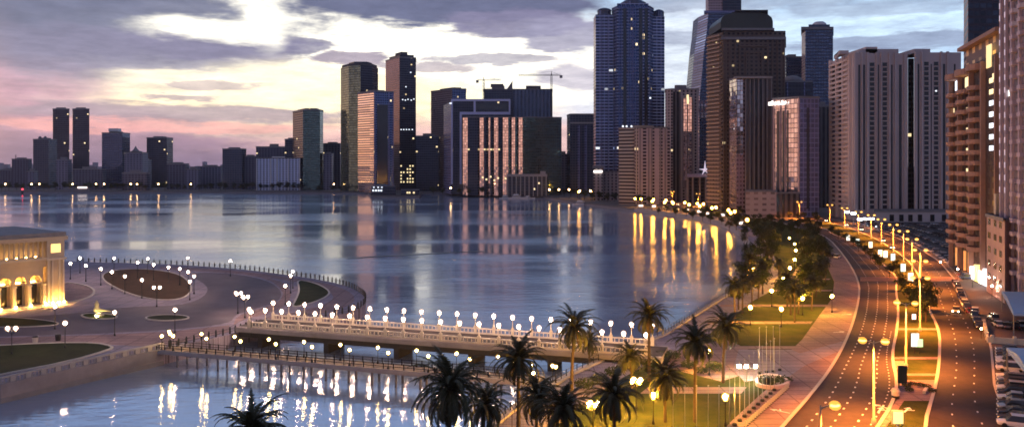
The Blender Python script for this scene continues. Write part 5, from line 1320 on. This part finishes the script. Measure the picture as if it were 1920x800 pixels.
# boats
def yacht(px, Y, L_y, lb, rz):
    x = X(px,Y); T = thing('yacht', lb, 'yacht', (x,Y,0), 'white boats moored below the arcade building'); b = MB(); h = L_y/2
    st = [(-h,.9,1.3),(-h*.3,1.15,1.3),(h*.4,1.0,1.5),(h*.85,.45,1.9),(h,.05,2.2)]
    for (xa,wa,za),(xb,wb,zb_) in zip(st[:-1],st[1:]):
        k = L_y/9
        b.mesh([(xa,-wa*k*.7,0),(xa,-wa*k,za*k*.6),(xa,wa*k,za*k*.6),(xa,wa*k*.7,0),(xb,-wb*k*.7,0),(xb,-wb*k,zb_*k*.6),(xb,wb*k,zb_*k*.6),(xb,wb*k*.7,0)],[(0,4,5,1),(1,5,6,2),(2,6,7,3)])
    k = L_y/9; b.mesh([(-h,-.63*k,0),(-h,-.9*k,.78*k),(-h,.9*k,.78*k),(-h,.63*k,0)],[(0,1,2,3)])
    b.build('hull', WHITEP, T, base=(0,0,0))
    b = MB(); b.box((-h*.2,0,1.3*k),(h*.9,1.4*k,1.1*k),taper=.85); b.box((-h*.25,0,2.1*k),(h*.55,1.1*k,.6*k),taper=.85); b.build('cabin', WHITEP, T, base=(0,0,0))
    b = MB(); b.box((-h*.2,0,1.4*k),(h*.86,1.43*k,.35*k)); b.build('windows', DGLASS, T, base=(0,0,0)); T.rotation_euler = (0,0,rz)
yacht(950,985,18,'long white yacht moored leftmost below the arcade building',.15); yacht(972,978,24,'largest white yacht with tall cabin below the arcade building',.05); yacht(992,990,15,'small white boat moored right of the largest yacht',-.1); yacht(1092,820,20,'white boat under violet light at the start of the corniche bend',.1)
T = thing('pontoon', 'dark floating pontoon that the white boats are moored to', 'pontoon', (X(975,1000),985,0)); MB().box((X(975,992),994,.5),(60,4,1)).build('deck', STONE_D, T)
# ------------------------------------------------------------------ trees
random.seed(21)
def tree_proto(name, label, H, cr, seed, leafm, spread=1.0, n_leaf=1500, group='dark trees of the lakeside park'):
    rnd = random.Random(seed); t = thing(name, label, 'tree', (0,0,0), group)
    b = MB(); th = H*.34
    b.tube((0,0,-.2),(rnd.uniform(-.2,.2),rnd.uniform(-.2,.2),th),.28*H/10,.19*H/10,8,False)
    lobes = []
    for k in range(11):
        a = 2.4*k+rnd.random(); rr = cr*spread*rnd.uniform(.15,.72); z = H*rnd.uniform(.45,.86)*(1-.12*rr/cr)
        lobes.append((rr*math.cos(a), rr*math.sin(a), z, cr*rnd.uniform(.28,.48)))
        b.tube((0,0,th*.85),(lobes[-1][0]*.85,lobes[-1][1]*.85,z-.3),.12*H/10,.03,5,False)
    b.build('trunk', BARK, t)
    b = MB()
    for i in range(n_leaf):
        lx,ly,lz,lr = lobes[rnd.randrange(len(lobes))]
        u = Vector((rnd.gauss(0,1),rnd.gauss(0,1),rnd.gauss(0,1))).normalized()*lr*(rnd.random()**.4)*rnd.uniform(.85,1.2)
        c = Vector((lx,ly,lz))+Vector((u.x,u.y,u.z*.72)); s_ = rnd.uniform(.16,.42)*H/10
        n1 = Vector((rnd.gauss(0,1),rnd.gauss(0,1),rnd.gauss(0,1)+.5)).normalized(); n2 = n1.cross(Vector((rnd.random(),rnd.random(),rnd.random()))).normalized(); n3 = n1.cross(n2)
        b.face([c-n2*s_, c-n3*s_*.6, c+n2*s_, c+n3*s_*.6])
    b.build('crown', leafm, t)
    return t
TP = [tree_proto('park_tree','x',10.5,4.8,s_,m,1,1500) for s_,m in ((1,LEAF),(2,LEAF),(3,LEAF2),(4,LEAF))]
cnt = {}
def plant(px, py, lb, sc=None, k=None, Y=None, group=None):
    if Y is None: p = G(px,py)
    else: p = Vector((X(px,Y),Y,LZ))
    pr = TP[k if k is not None else random.randrange(4)]
    return place(pr, (p.x,p.y,LZ), random.random()*6.28, lb, group, sc or random.uniform(.85,1.2))
near_t = [(1385,580),(1402,566),(1422,560),(1396,540),(1418,531),(1436,524),(1412,514),(1432,505),(1447,496),(1422,492),(1438,483),(1450,474),(1430,470),(1413,468),(1442,460),(1424,455)]
near_t = [q for i,q in enumerate(near_t) if i % 3 != 1]; near_r = [q for i,q in enumerate([(1482,590),(1497,588),(1514,572),(1530,556),(1508,546),(1527,536),(1541,520),(1512,520),(1528,508),(1540,494),(1513,497),(1530,483),(1514,478),(1536,472),(1520,463),(1508,455),(1530,452)]) if i % 3 != 2]
for i,(x,y) in enumerate(near_t): plant(x,y,'dark park tree on the lake side of the lamp line, %s going away' % ordw(i), random.uniform(.75,.98))
for i,(x,y) in enumerate(near_r): plant(x,y,'dark park tree between the lamp line and pink boulevard, %s going away' % ordw(i), random.uniform(.72,.95))
i = 0
random.seed(5)
for r_,(x0,x1,yy) in enumerate([(1395,1548,443),(1365,1545,432),(1335,1540,422),(1300,1530,413),(1270,1520,406),(1235,1500,400)]):
    x = x0; c_ = 0
    while x < x1:
        plant(x+random.uniform(-4,4), yy+random.uniform(-3,3), 'dark tree in the grove at the lake bend, row %s, %s from the left' % (ordw(r_), ordw(c_)), random.uniform(.42,.7)); x += 17-r_*.3; c_ += 1
for i,(x,y) in enumerate([(1000,361.5),(1012,362),(1023,363),(1034,364),(1046,366),(1058,368),(1070,369),(1083,371),(1096,374),(1110,376),(1124,376),(1139,378),(1152,378),(1166,380),(1180,381),(1200,384),(1218,386)]):
    plant(x,y,'small dark shore tree between boats and lit promenade, %s from the left' % ordw(i), random.uniform(.9,1.2))
for i in range(46):
    px = -8+i*12.7+random.uniform(-3,3)
    plant(px,0,'dark shore tree on the far left bank, %s from the left edge' % ordw(i), random.uniform(.9,1.5), Y=1222+random.uniform(0,22))
for i in range(14):
    px = 596+i*24+random.uniform(-6,6)
    if 690 < px < 790: continue
    plant(px,0,'dark shore tree at the foot of the central towers, %s from the left' % ordw(i), random.uniform(.8,1.2), Y=(1165 if px < 800 else 1022)+random.uniform(0,8))
MT = [(1722,590,.75),(1736,603,.7),(1741,580,.7),(1712,572,.6),(1733,560,.65),(1650,506,.5),(1632,488,.5),(1610,472,.55),(1585,455,.5),(1668,520,.45),(1690,545,.55),(1700,556,.5),(1680,512,.5),(1600,462,.5),(1622,478,.45),(1572,448,.5),(1560,441,.55),(1642,496,.45)]
for i,(x,y,s_) in enumerate(MT): plant(x,y,'small lamplit tree on the road median, %s from the nearest' % ordw(i), s_)

# ------------------------------------------------------------------ palms
def palm_proto(seed, H, L=3.6, nf=44):
    rnd = random.Random(seed); t = thing('date_palm', 'x', 'palm tree', (0,0,0), 'tall date palms along the canal promenade')
    b = MB(); segs = 14; lean = rnd.uniform(-.5,.5); vs, fs = [], []; n = 9
    for j in range(segs*2+1):
        z = H*j/(segs*2); r_ = (.30-.10*j/(segs*2))*(1.1 if j % 2 else .92); ox = lean*(z/H)**2
        for i in range(n): a = 2*math.pi*i/n; vs.append((ox+r_*math.cos(a), r_*math.sin(a), z))
    for j in range(segs*2):
        for i in range(n): fs.append((j*n+i, j*n+(i+1)%n, (j+1)*n+(i+1)%n, (j+1)*n+i))
    b.mesh(vs, fs); b.ball((lean,0,H-.1), .42, 8); b.build('trunk', BARK, t, smooth=True)
    def frond(b, a, e0, Lf, droop, w):
        d = Vector((math.cos(a), math.sin(a), 0)); side = Vector((-d.y, d.x, 0)); p = Vector((lean,0,H+.05)); e = e0; n = 11; st = Lf/n; pts = [p.copy()]
        for j in range(n):
            e -= droop*(.5+j/n*1.3)/n; p = p+(d*math.cos(e)+Vector((0,0,1))*math.sin(e))*st; pts.append(p.copy())
        for j in range(n):
            b.tube(pts[j], pts[j+1], .045*(1-j/n)+.012, n=3, cap=False)
        for j in range(1, n*3):
            f = j/(n*3); q = pts[int(f*n)].lerp(pts[min(int(f*n)+1,n)], f*n-int(f*n)); q2 = pts[min(int(f*n)+1,n)]; tdir = (q2-pts[int(f*n)]).normalized()
            ll = w*(math.sin(math.pi*min(.97,f*.9+.12))**.6)
            for s_ in (-1,1):
                dirl = (side*s_*.75+tdir*.75+Vector((0,0,-.28+rnd.uniform(-.15,.15)))).normalized(); wd = tdir*.10
                tip = q+dirl*ll*rnd.uniform(.7,1.15)
                b.face([q-wd, q+wd, tip+wd*.3, tip-wd*.3])
    b = MB(); 
    for k in range(nf):
        a = k*2.39996; f = k/nf; frond(b, a+rnd.uniform(-.25,.25), 1.45-f*1.8+rnd.uniform(-.2,.2), L*rnd.uniform(.75,1.12), 1.25+f*1.0+rnd.uniform(-.2,.2), .62)
    b.build('crown', PALM, t)
    b = MB()
    for k in range(9): frond(b, k*.7+.3, -.7+rnd.uniform(-.3,.1), L*.6, .6, .35)
    b.build('dead_fronds', PALMD, t)
    return t
PP = [palm_proto(31,10.5,5.2,58), palm_proto(32,10.5,5.6,70), palm_proto(33,10.5,4.9,50)]
PD = [(470,800,78,3.9,'date palm poking into the frame at the bottom left, over the water'),
 (840,725,86,4.6,'largest full-crowned date palm at the bottom centre, over the canal'),
 (972,672,110,4.4,'date palm whose trunk stands on the promenade left of the tallest crown'),
 (1072,612,131,4.4,'tall date palm whose crown overlaps the bridge lamps'),
 (1050,765,94,4.0,'low date palm at the bottom between the two lantern clusters'),
 (1217,592,138,4.2,'date palm with crown against dark water at the bridge end'),
 (1152,742,101,4.2,'lamplit date palm right of the nearer lantern cluster'),
 (1247,708,116,3.6,'short-crowned date palm over the orange-lit lawn'),
 (1303,640,116,4.2,'tall straight date palm left of the flagpoles'),
 (1356,612,137,4.2,'date palm beside the floodlit flower bed, rightmost big one'),
 (905,758,100,3.6,'date palm crown tucked behind the largest palm, at its right'),
 (1105,640,150,3.3,'dark date palm crown just behind the bridge-lamp palm'),
 (1185,668,133,3.3,'date palm crown under the bridge end, small and dark'),
 (1005,742,104,3.6,'date palm low behind the promenade palm, at its right')]
for i,(px,py,Y,L_,lb) in enumerate(PD):
    z = ZT(py,Y); h = max(z-LZ, 4)*.98; sc = L_/4.3
    pr = PP[i % 3]; o = place(pr, (X(px,Y),Y,LZ), random.random()*6.28, lb)
    o.scale = (sc,sc,h/10.5)
    for ch in o.children:
        pass
# crowns must not be stretched with the trunk: undo the z stretch for crown parts
for o in [o for o in COL.objects if o.name.startswith('date_palm')]:
    sx, sz = o.scale.x, o.scale.z; k = sx/sz
    for ch in o.children:
        if not ch.name.startswith('trunk'): ch.scale = (1,1,k); ch.location.z = 10.5*(1-k)
# palms mixed into the park
for i,(px,py,s_) in enumerate([(1378,600,.8),(1392,588,.75),(1410,574,.7),(1430,551,.75),(1405,527,.7),(1440,514,.7),(1460,535,.65),(1476,575,.7),(1490,604,.72),(1522,582,.68),(1538,548,.65),(1548,530,.6),(1551,505,.6),(1546,487,.6),(1398,500,.65),(1396,470,.6)]):
    g = G(px,py); place(PP[i % 3], (g.x,g.y,LZ), i*1.7, 'park date palm among the dark trees beside the lake bend, %s from the nearest' % ordw(i), 'palms mixed into the park trees', s_)
for o in [o for o in COL.objects if o.get('group') == 'palms mixed into the park trees']:
    for ch in o.children: ch.scale = (1,1,1); ch.location.z = 0
# bushes under palms
sh = thing('shrub', 'x', 'shrub', (0,0,0), 'low dark shrubs along the promenade'); rnd = random.Random(4); b = MB()
for i in range(500):
    u = Vector((rnd.gauss(0,1),rnd.gauss(0,1),rnd.gauss(0,.6))).normalized()*rnd.random()**.3; c = Vector((u.x*1.3,u.y*1.3,.7+u.z*.75)); s_ = .13; n1 = Vector((rnd.gauss(0,1),rnd.gauss(0,1),rnd.gauss(0,1))).normalized(); n2 = n1.orthogonal().normalized(); n3 = n1.cross(n2)
    b.face([c-n2*s_,c-n3*s_*.6,c+n2*s_,c+n3*s_*.6])
b.build('foliage', LEAF, sh); b = MB(); b.tube((0,0,0),(0,0,.7),.08,n=5); b.build('stem', BARK, sh)
for i,(px,py) in enumerate([(1150,705),(1168,694),(1186,690),(1205,683),(1222,690),(1240,676),(1262,672),(1120,716),(1095,728),(1290,690),(1315,700),(1340,695)]):
    g = G(px,py); place(sh, (g.x,g.y,LZ), i*1.3, 'dark shrub among the palms between promenade and lawn, %s from left' % ordw(i), None, random.uniform(.9,1.3))
for i,(px,py) in enumerate([(1700,725),(1712,722),(1726,724),(1738,727),(1748,735),(1705,733)]):
    g = G(px,py); place(sh, (g.x,g.y,LZ), i*1.3, 'small shrub on the orange paved median square, %s from left' % ordw(i), 'shrubs on the paved median square', .55)

# ------------------------------------------------------------------ flagpoles and bollards
fpz = thing('flagpole', 'x', 'flagpole', (0,0,0), 'slender white flagpoles beside the boulevard')
b = MB(); b.lathe((0,0,0),[(.06,0),(.05,.3),(.03,8.5),(.01,8.6)],8); b.ball((0,0,8.65),.12,6); b.build('pole', GREYM, fpz, smooth=True); MB().lathe((0,0,0),[(.35,0),(.35,.3),(.2,.4)],8).build('base', BLACK, fpz)
P0, P1 = G(1368,806), G(1452,732)
for i in range(11):
    p = P0.lerp(P1, i/10); place(fpz, (p.x,p.y,LZ), 0, 'white flagpole in the diagonal boulevard row, %s from the bottom' % ordw(i))
for i,(px,py) in enumerate([(1424,700),(1437,698),(1450,697),(1462,694)]):
    g = G(px,py); place(fpz, (g.x,g.y,LZ), 0, 'white flagpole behind the flower bed, %s from the left' % ordw(i), None, .95)
for i,px in enumerate((1262,1284,1306,1328,1348)):
    g = G(px,832); place(fpz, (g.x,g.y,LZ), 0, 'white flagpole in the row cut by the bottom edge, %s from left' % ordw(i), None, .9)
bo = thing('bollard', 'x', 'bollard', (0,0,0), 'short bollards along the boulevard'); MB().lathe((0,0,0),[(.14,0),(.12,.75),(.16,.8),(.1,.95),(.01,1)],8).build('post', STONE, bo); MB().lathe((0,0,0),[(.22,0),(.22,.1),(.15,.12)],8).build('base', BLACK, bo)
P0, P1 = G(1398,800), G(1478,728)
for i in range(26):
    p = P0.lerp(P1, i/25); place(bo, (p.x,p.y,LZ), 0, 'short stone bollard in the diagonal row, %s from the bottom' % ordw(i))
# flower bed ring with floodlights
g = G(1452,716); RB = smooth(gp([(1418,712),(1440,704),(1475,712),(1480,722),(1455,730),(1420,726)]), 2)
T = thing('flower_bed', 'pink-edged raised flower bed at the top of the flagpole row', 'flower bed', (g.x,g.y,LZ))
l = [tuple(p) for p in RB]; ribbon(MB(), l+[l[0]], .5, LZ, LZ+.6).build('rim', plain('pink_kerb',(.6,.42,.4),.6), T)
b = MB(); rnd = random.Random(9)
for i in range(420):
    a, r_ = rnd.random()*6.28, rnd.random()**.5; c = Vector((g.x+a*0+math.cos(a)*r_*3.2, g.y+math.sin(a)*r_*2.2, LZ+.35+rnd.random()*.5)); s_ = .15; n1 = Vector((rnd.gauss(0,1),rnd.gauss(0,1),rnd.gauss(0,1))).normalized(); n2 = n1.orthogonal().normalized(); n3 = n1.cross(n2)
    b.face([c-n2*s_,c-n3*s_,c+n2*s_,c+n3*s_])
tag(b.build('planting', LEAF2, T), kind='stuff')
g = G(1400,715); T = thing('floodlight_mast', 'dazzling white floodlights on a short mast beside the flower bed', 'floodlight', (g.x,g.y,LZ))
MB().tube((g.x,g.y,LZ),(g.x,g.y,LZ+2.3),.12,n=8).box((g.x,g.y,LZ+2.3),(3.4,.15,.15)).build('mast', GREYM, T)
for k in (-1.3,-.1,1.5): MB().box((g.x+k,g.y,LZ+2.7),(.5,.3,.4)).build('floodlight', E_FLOOD, T)
# amphora-like person-sized litter posts near the bed
g = G(1437,722); T = thing('litter_bin', 'dark litter bin in front of the flower bed beside the flagpoles', 'bin', (g.x,g.y,LZ)); MB().lathe((g.x,g.y,LZ),[(.4,0),(.5,1.1),(.5,1.3),(.3,1.5),(.01,1.55)],8).build('bin_body', BLACK, T)
# advertising lightboxes
def lightbox(px, py, lb, w=1.2, h=1.9, foot=1.2, em=None, mat=BLACK, y_=None):
    g = G(px,py); T = thing('lightbox_sign', lb, 'lightbox', (g.x,g.y,LZ), 'lit advertising boxes on the median')
    MB().tube((g.x,g.y,LZ),(g.x,g.y,LZ+foot),.12,n=6).build('post', mat, T)
    MB().box((g.x,g.y,LZ+foot+h/2),(w+.2,.3,h+.2)).build('frame', mat, T)
    MB().box((g.x,g.y-.17,LZ+foot+h/2),(w,.06,h)).build('panel', em or E_BOX, T)
for i,(x,y) in enumerate([(1590,455),(1608,463),(1632,469),(1650,486),(1660,488),(1674,494),(1693,515),(1707,534)]):
    lightbox(x,y,'white lit advertising box on the far median, %s going towards the crossing' % ordw(i), 1.6, 2.6)
lightbox(1715,662,'green and white lit sign on the middle median lawn', 1.5, 2.6, 1.4, E_BOX)
g = G(1721,662); T = thing('lightbox_sign', 'smaller green lit sign overlapping the white one on the median lawn', 'lightbox', (g.x,g.y-.6,LZ)); MB().box((g.x+.1,g.y-.6,LZ+2.2),(1.1,.2,1.5)).build('panel', E_BOXG, T); MB().tube((g.x+.1,g.y-.55,LZ),(g.x+.1,g.y-.55,LZ+1.5),.08,n=6).build('post', BLACK, T)
lightbox(1713,604,'small pale lit sign at the tip of the median near the trees', .9, 1.2, .8, E_WINW)
lightbox(1683,806,'yellow glowing lamp box on the lowest median lawn', 1.4, 1.7, 1.0, E_BOXY, CREAM_L)
g = G(1692,722); T = thing('dark_sign_board', 'tall dark rectangular board at the left kerb of the median', 'sign', (g.x,g.y,LZ)); MB().box((g.x,g.y,LZ+1.9),(1.5,.3,2.9)).build('board', plain('dark_green_board',(.02,.04,.035),.3), T); MB().tube((g.x,g.y,LZ),(g.x,g.y,LZ+.5),.1,n=6).build('post', BLACK, T)
g = G(1679,746); T = thing('guard_booth', 'small cream domed booth with dark band at the median kerb', 'booth', (g.x,g.y,LZ)); MB().lathe((g.x,g.y,LZ),[(.6,0),(.6,.5)],12).build('base', BLACK, T); MB().lathe((g.x,g.y,LZ+.5),[(.6,0),(.6,.6),(.75,.65),(.5,1.1),(.01,1.25)],12).build('dome', CREAM_L, T)
T = thing('zigzag_bench', 'pale angular bench on the orange paved median square', 'bench', (G(1735,735).x,G(1735,735).y,LZ)); g = G(1735,735)
MB().box((g.x,g.y,LZ+.5),(.5,2.6,.12),-.6).build('seat', CREAM_L, T); MB().box((g.x-.6,g.y-.8,LZ+.22),(.4,.2,.44),-.6).build('leg', CREAM_L, T); MB().box((g.x+.6,g.y+.8,LZ+.22),(.4,.2,.44),-.6).build('leg', CREAM_L, T)

# ------------------------------------------------------------------ cars
def loft(b, secs, mi=0):
    """secs: list of (x, [(y,z)...]) cross sections along x"""
    n = len(secs[0][1]); vs = [(x,y,z) for x,pr in secs for (y,z) in pr]; fs = []
    for j in range(len(secs)-1):
        for i in range(n-1): fs.append((j*n+i, (j+1)*n+i, (j+1)*n+i+1, j*n+i+1))
    fs += [tuple(range(n)), tuple(range((len(secs)-1)*n, len(secs)*n))[::-1]]
    b.mesh(vs, fs, mi)
def car_proto(name, paint, suv=False, lights=False, tail=False):
    t = thing(name, 'x', 'car', (0,0,0)); hb = .95 if suv else .82; hr = 1.75 if suv else 1.42
    def sec(x, w, z0, z1): return (x, [(-w*.92,z0),(-w,z0+(z1-z0)*.45),(-w*.95,z1*.97),(-w*.8,z1),(w*.8,z1),(w*.95,z1*.97),(w,z0+(z1-z0)*.45),(w*.92,z0)])
    b = MB(); loft(b, [sec(-2.25,.78,.4,hb*.85),sec(-2.1,.88,.3,hb*.97),sec(-1.2,.92,.25,hb),sec(.6,.92,.25,hb),sec(1.4,.9,.25,hb*.9),sec(2.1,.84,.3,hb*.8),sec(2.28,.7,.4,hb*.6)])
    b.build('body', paint, t, smooth=False)
    def cs(x, w, z): return (x, [(-w,hb-.03),(-w*.86,z),(w*.86,z),(w,hb-.03)])
    b = MB(); xs = (-2.1,-1.75,.45,1.2) if suv else (-1.75,-1.15,.25,1.05)
    loft(b, [cs(xs[0],.82,hb),cs(xs[1],.84,hr),cs(xs[2],.84,hr),cs(xs[3],.82,hb)]); b.build('windows', DGLASS, t)
    b = MB(); b.box(((xs[1]+xs[2])/2,0,hr+.01),(xs[2]-xs[1]+.1,1.42,.06)); b.build('roof', paint, t)
    for sx in (-1.4,1.4):
        for sy in (-.86,.86):
            b = MB(); b.tube((sx,sy-.11,.33),(sx,sy+.11,.33),.33,n=12); b.build('wheel', BLACK, t)
    for sy in (-.62,.62):
        b = MB(); b.box((2.2,sy,hb*.66),(.14,.34,.16)); b.build('headlight', E_HEAD if lights else WHITEP, t)
        b = MB(); b.box((-2.22,sy,hb*.78),(.1,.34,.14)); b.build('tail_light', E_TAIL if tail else plain('tail_red',(.3,.02,.02),.3) if 'tail_red' not in bpy.data.materials else bpy.data.materials['tail_red'], t)
    return t
PAINT = {'white': plain('paint_white',(.72,.72,.74),.25,var=.04), 'silver': plain('paint_silver',(.42,.43,.46),.25,metal=.6,var=.05), 'black': plain('paint_black',(.02,.02,.025),.15,var=.1,spec=.8), 'grey': plain('paint_grey',(.13,.13,.15),.25,metal=.4,var=.05), 'blue': plain('paint_blue',(.04,.07,.16),.25,var=.05), 'red': plain('paint_red',(.25,.03,.03),.25,var=.05), 'beige': plain('paint_beige',(.45,.38,.28),.3,var=.05)}
CP = {}
for c_ in PAINT:
    CP[c_] = (car_proto('parked_car', PAINT[c_]), car_proto('parked_car', PAINT[c_], True))
wts = ['white']*7+['silver']*6+['black']*4+['grey']*4+['blue']+['red']+['beige']*2
random.seed(17)
def park(x, y, rz, where, group):
    c_ = random.choice(wts); s_ = random.random() < .4
    place(CP[c_][s_], (x,y,LZ+.03), rz, '%s %s %s' % (c_, 'off-road car' if s_ else 'saloon car', where), group)
# roadside row along right carriageway
rr = [tuple(p) for p in QRs]
edge = [p for p in rr if 183 < p[1] < 262]
for i,(x,y,a) in enumerate(walk([(p[0]-1.3,p[1]) for p in edge], 6.2)): park(x,y,a+math.pi,'at kerb below balcony tower, %s of the row' % ordw(i),'cars parked at the right kerb')
edge = [p for p in rr if 262 < p[1] < 520]
for i,(x,y,a) in enumerate(walk([(p[0]+4,p[1]) for p in edge], 4.2)): park(x,y,a+math.pi/2+.2,'nosed to the car park kerb, %s from nearest' % ordw(i),'cars nosed to the car park kerb')
# main car park, rows parallel to street
for r_ in range(5):
    off = 15+r_*11+(r_//2)*3.5
    L__ = [(p[0]+off,p[1]+off*.15) for p in rr if 275+r_*6 < p[1] < 512]
    for i,(x,y,a) in enumerate(walk(L__, 5.0)):
        if random.random() < .12: continue
        if y > 524 or x > 318: continue
        park(x,y,a+math.pi/2*(1 if r_ % 2 else -1)+random.uniform(-.03,.03),'in large car park, row %s, %s bay from near end' % (ordw(r_), ordw(i)),'cars in the large car park')
# near right-hand lot, two columns
L1 = gp([(1872,800),(1872,750),(1870,700),(1868,655)]); 
for ci, dx in enumerate((2.4,8.6,15.0)):
    for i,(x,y,a) in enumerate(walk([(p.x+dx,p.y) for p in L1], 3.0)):
        if random.random() < .12: continue
        park(x,y,a+math.pi/2*(1 if ci != 1 else -1)+.1,'in near right lot, column %s, %s from the bottom' % (ordw(ci), ordw(i)),'cars in the near right lot')
for i,(px,py) in enumerate([(1862,600),(1872,612),(1885,614),(1900,616),(1915,612)]):
    g = G(px,py); park(g.x,g.y,1.3,'between first blue canopy and low wall, %s from left' % ordw(i),'cars beside the first blue canopy')
for i,(px,py) in enumerate([(1548,478),(1560,482),(1570,484),(1543,463),(1556,466),(1537,455)]):
    g = G(px,py); park(g.x,g.y,.9,'at the top end of the pink boulevard, %s from left' % ordw(i),'cars at the top of the boulevard')
# moving cars
lit_ = car_proto('moving_car', PAINT['white'], True, True); g = G(1828,590); lit_.location = (g.x,g.y,LZ+.03); lit_.rotation_euler = (0,0,-2.15); lit_['label'] = 'large white off-road car with lit headlights driving nearest the parked row'
l2 = car_proto('moving_car', PAINT['beige'], False, True); g = G(1793,585); l2.location = (g.x,g.y,LZ+.03); l2.rotation_euler = (0,0,-2.15); l2['label'] = 'smaller car with glowing headlights driving left of the white one'
random.seed(8)
for i,(x,y) in enumerate([(203,465),(209,500),(212,540),(211,600),(199,650),(180,710),(160,770),(142,840),(183,395),(172,362)]):
    pr = dup(l2 if i % 2 else lit_, (x,y,LZ+.03), -1.9, 'distant car with headlights on coming down the right carriageway, %s from the crossing' % ordw(i), 'cars driving on the far right carriageway')
# canopies
for i,(A_,nm) in enumerate([([(125,204),(108.5,173),(150,168),(158,198)],'large pale blue pitched canopy over cars beside the right road'),([(87,140.5),(78.5,121),(112,117),(120,137)],'second pale blue canopy, at the bottom right corner')]):
    T = thing('car_canopy', nm, 'canopy', (A_[1][0],A_[1][1],LZ)); z = LZ+5.2; b = MB()
    P = [Vector((p[0],p[1],z)) for p in A_]; m0, m1 = (P[0]+P[1])/2+Vector((0,0,1.0)), (P[2]+P[3])/2+Vector((0,0,1.0))
    b.mesh([P[0],P[1],P[2],P[3],m0,m1],[(1,2,5,4),(4,5,3,0),(0,1,4),(2,3,5)]); b.mesh([p-Vector((0,0,.25)) for p in P],[(0,3,2,1)])
    ribbon(b, [tuple(p)[:2] for p in P]+[tuple(P[0])[:2]], .3, z-.4, z); b.build('roof', plain('canopy_blue',(.42,.55,.72),.5,var=.08), T)
    for p in P: MB().tube((p.x,p.y,LZ),(p.x,p.y,z-.2),.12,n=6).build('post', GREYM, T)
T = thing('low_wall', 'low cream wall with pillars between the two blue canopies', 'wall', (G(1850,640).x,G(1850,640).y,LZ))
wln = [G(1845,612), G(1852,642), G(1990,652)]; ribbon(MB(), [(p.x,p.y) for p in wln], .35, LZ, LZ+1.3).build('wall', CREAM_L, T)
for (x,y,a) in walk([(p.x,p.y) for p in wln], 4): MB().box((x,y,LZ+.85),(.6,.6,1.7),a).build('pillar', CREAM_L, T)
g = G(1846,634); T = thing('wall_lamp', 'small warm lamp at the corner of the low cream wall', 'lamp', (g.x-.7,g.y,LZ)); MB().tube((g.x-.7,g.y,LZ),(g.x-.7,g.y,LZ+1.9),.06,n=6).build('post', BLACK, T); MB().ball((g.x-.7,g.y,LZ+2.1),.18,8).build('globe', emit('wall_lamp_glow',(1,.75,.35),120), T)
# shop lamps by the tower base
for i,(x,y) in enumerate([(141,245),(135,225),(146,262),(151,282)]):
    T = thing('wall_sconce_post', 'short post lamp on the pavement before the lit shops, %s from the nearest' % ordw([1,0,2,3][i]), 'lamp', (x,y,LZ)); MB().tube((x,y,LZ),(x,y,LZ+3.2),.07,n=6).build('post', BLACK, T); MB().ball((x,y,LZ+3.4),.25,8).build('globe', E_WHITE, T)
# bright white floodlights by far car park
for i,(px,py) in enumerate([(1588,398),(1600,401),(1612,412),(1622,411),(1634,411)]):
    Y = [500,505,470,478,486][i]; x = X(px,Y); z = ZT(py,Y)
    T = thing('car_park_floodlight', 'cold white floodlight on a mast behind the street lamps, %s from the left' % ordw(i), 'floodlight', (x,Y,LZ)); MB().tube((x,Y,LZ),(x,Y,z),.15,n=6).build('mast', GREYM, T); MB().box((x,Y-.2,z+.3),(2.6,.4,.9)).build('lamp_head', emit('cold_flood',(.9,.95,1),30) if 'cold_flood' not in bpy.data.materials else bpy.data.materials['cold_flood'], T)

# prototypes that were never placed are dropped
def kill(o):
    for c in list(o.children): kill(c)
    bpy.data.objects.remove(o)
for o in [o for o in COL.objects if o.parent is None and o.get('label') == 'x']: kill(o)
for o in COL.objects:
    if 'o' in o: del o['o']
HAZE = .00004
# ------------------------------------------------------------------ evening haze over the city
hz = MB(); hz.box((0,3000,134),(14000,8800,272)); ho = hz.build('haze', None); ho.data.materials.clear()
hm = bpy.data.materials.new('haze'); hm.use_nodes = True; nt = hm.node_tree; nt.nodes.remove(nt.nodes['Principled BSDF'])
pv = nt.nodes.new('ShaderNodeVolumePrincipled'); pv.inputs['Color'].default_value = (.8,.8,.95,1); pv.inputs['Density'].default_value = HAZE; pv.inputs['Anisotropy'].default_value = .5
nt.links.new(pv.outputs[0], nt.nodes['Material Output'].inputs['Volume']); ho.data.materials.append(hm); tag(ho, kind='stuff')
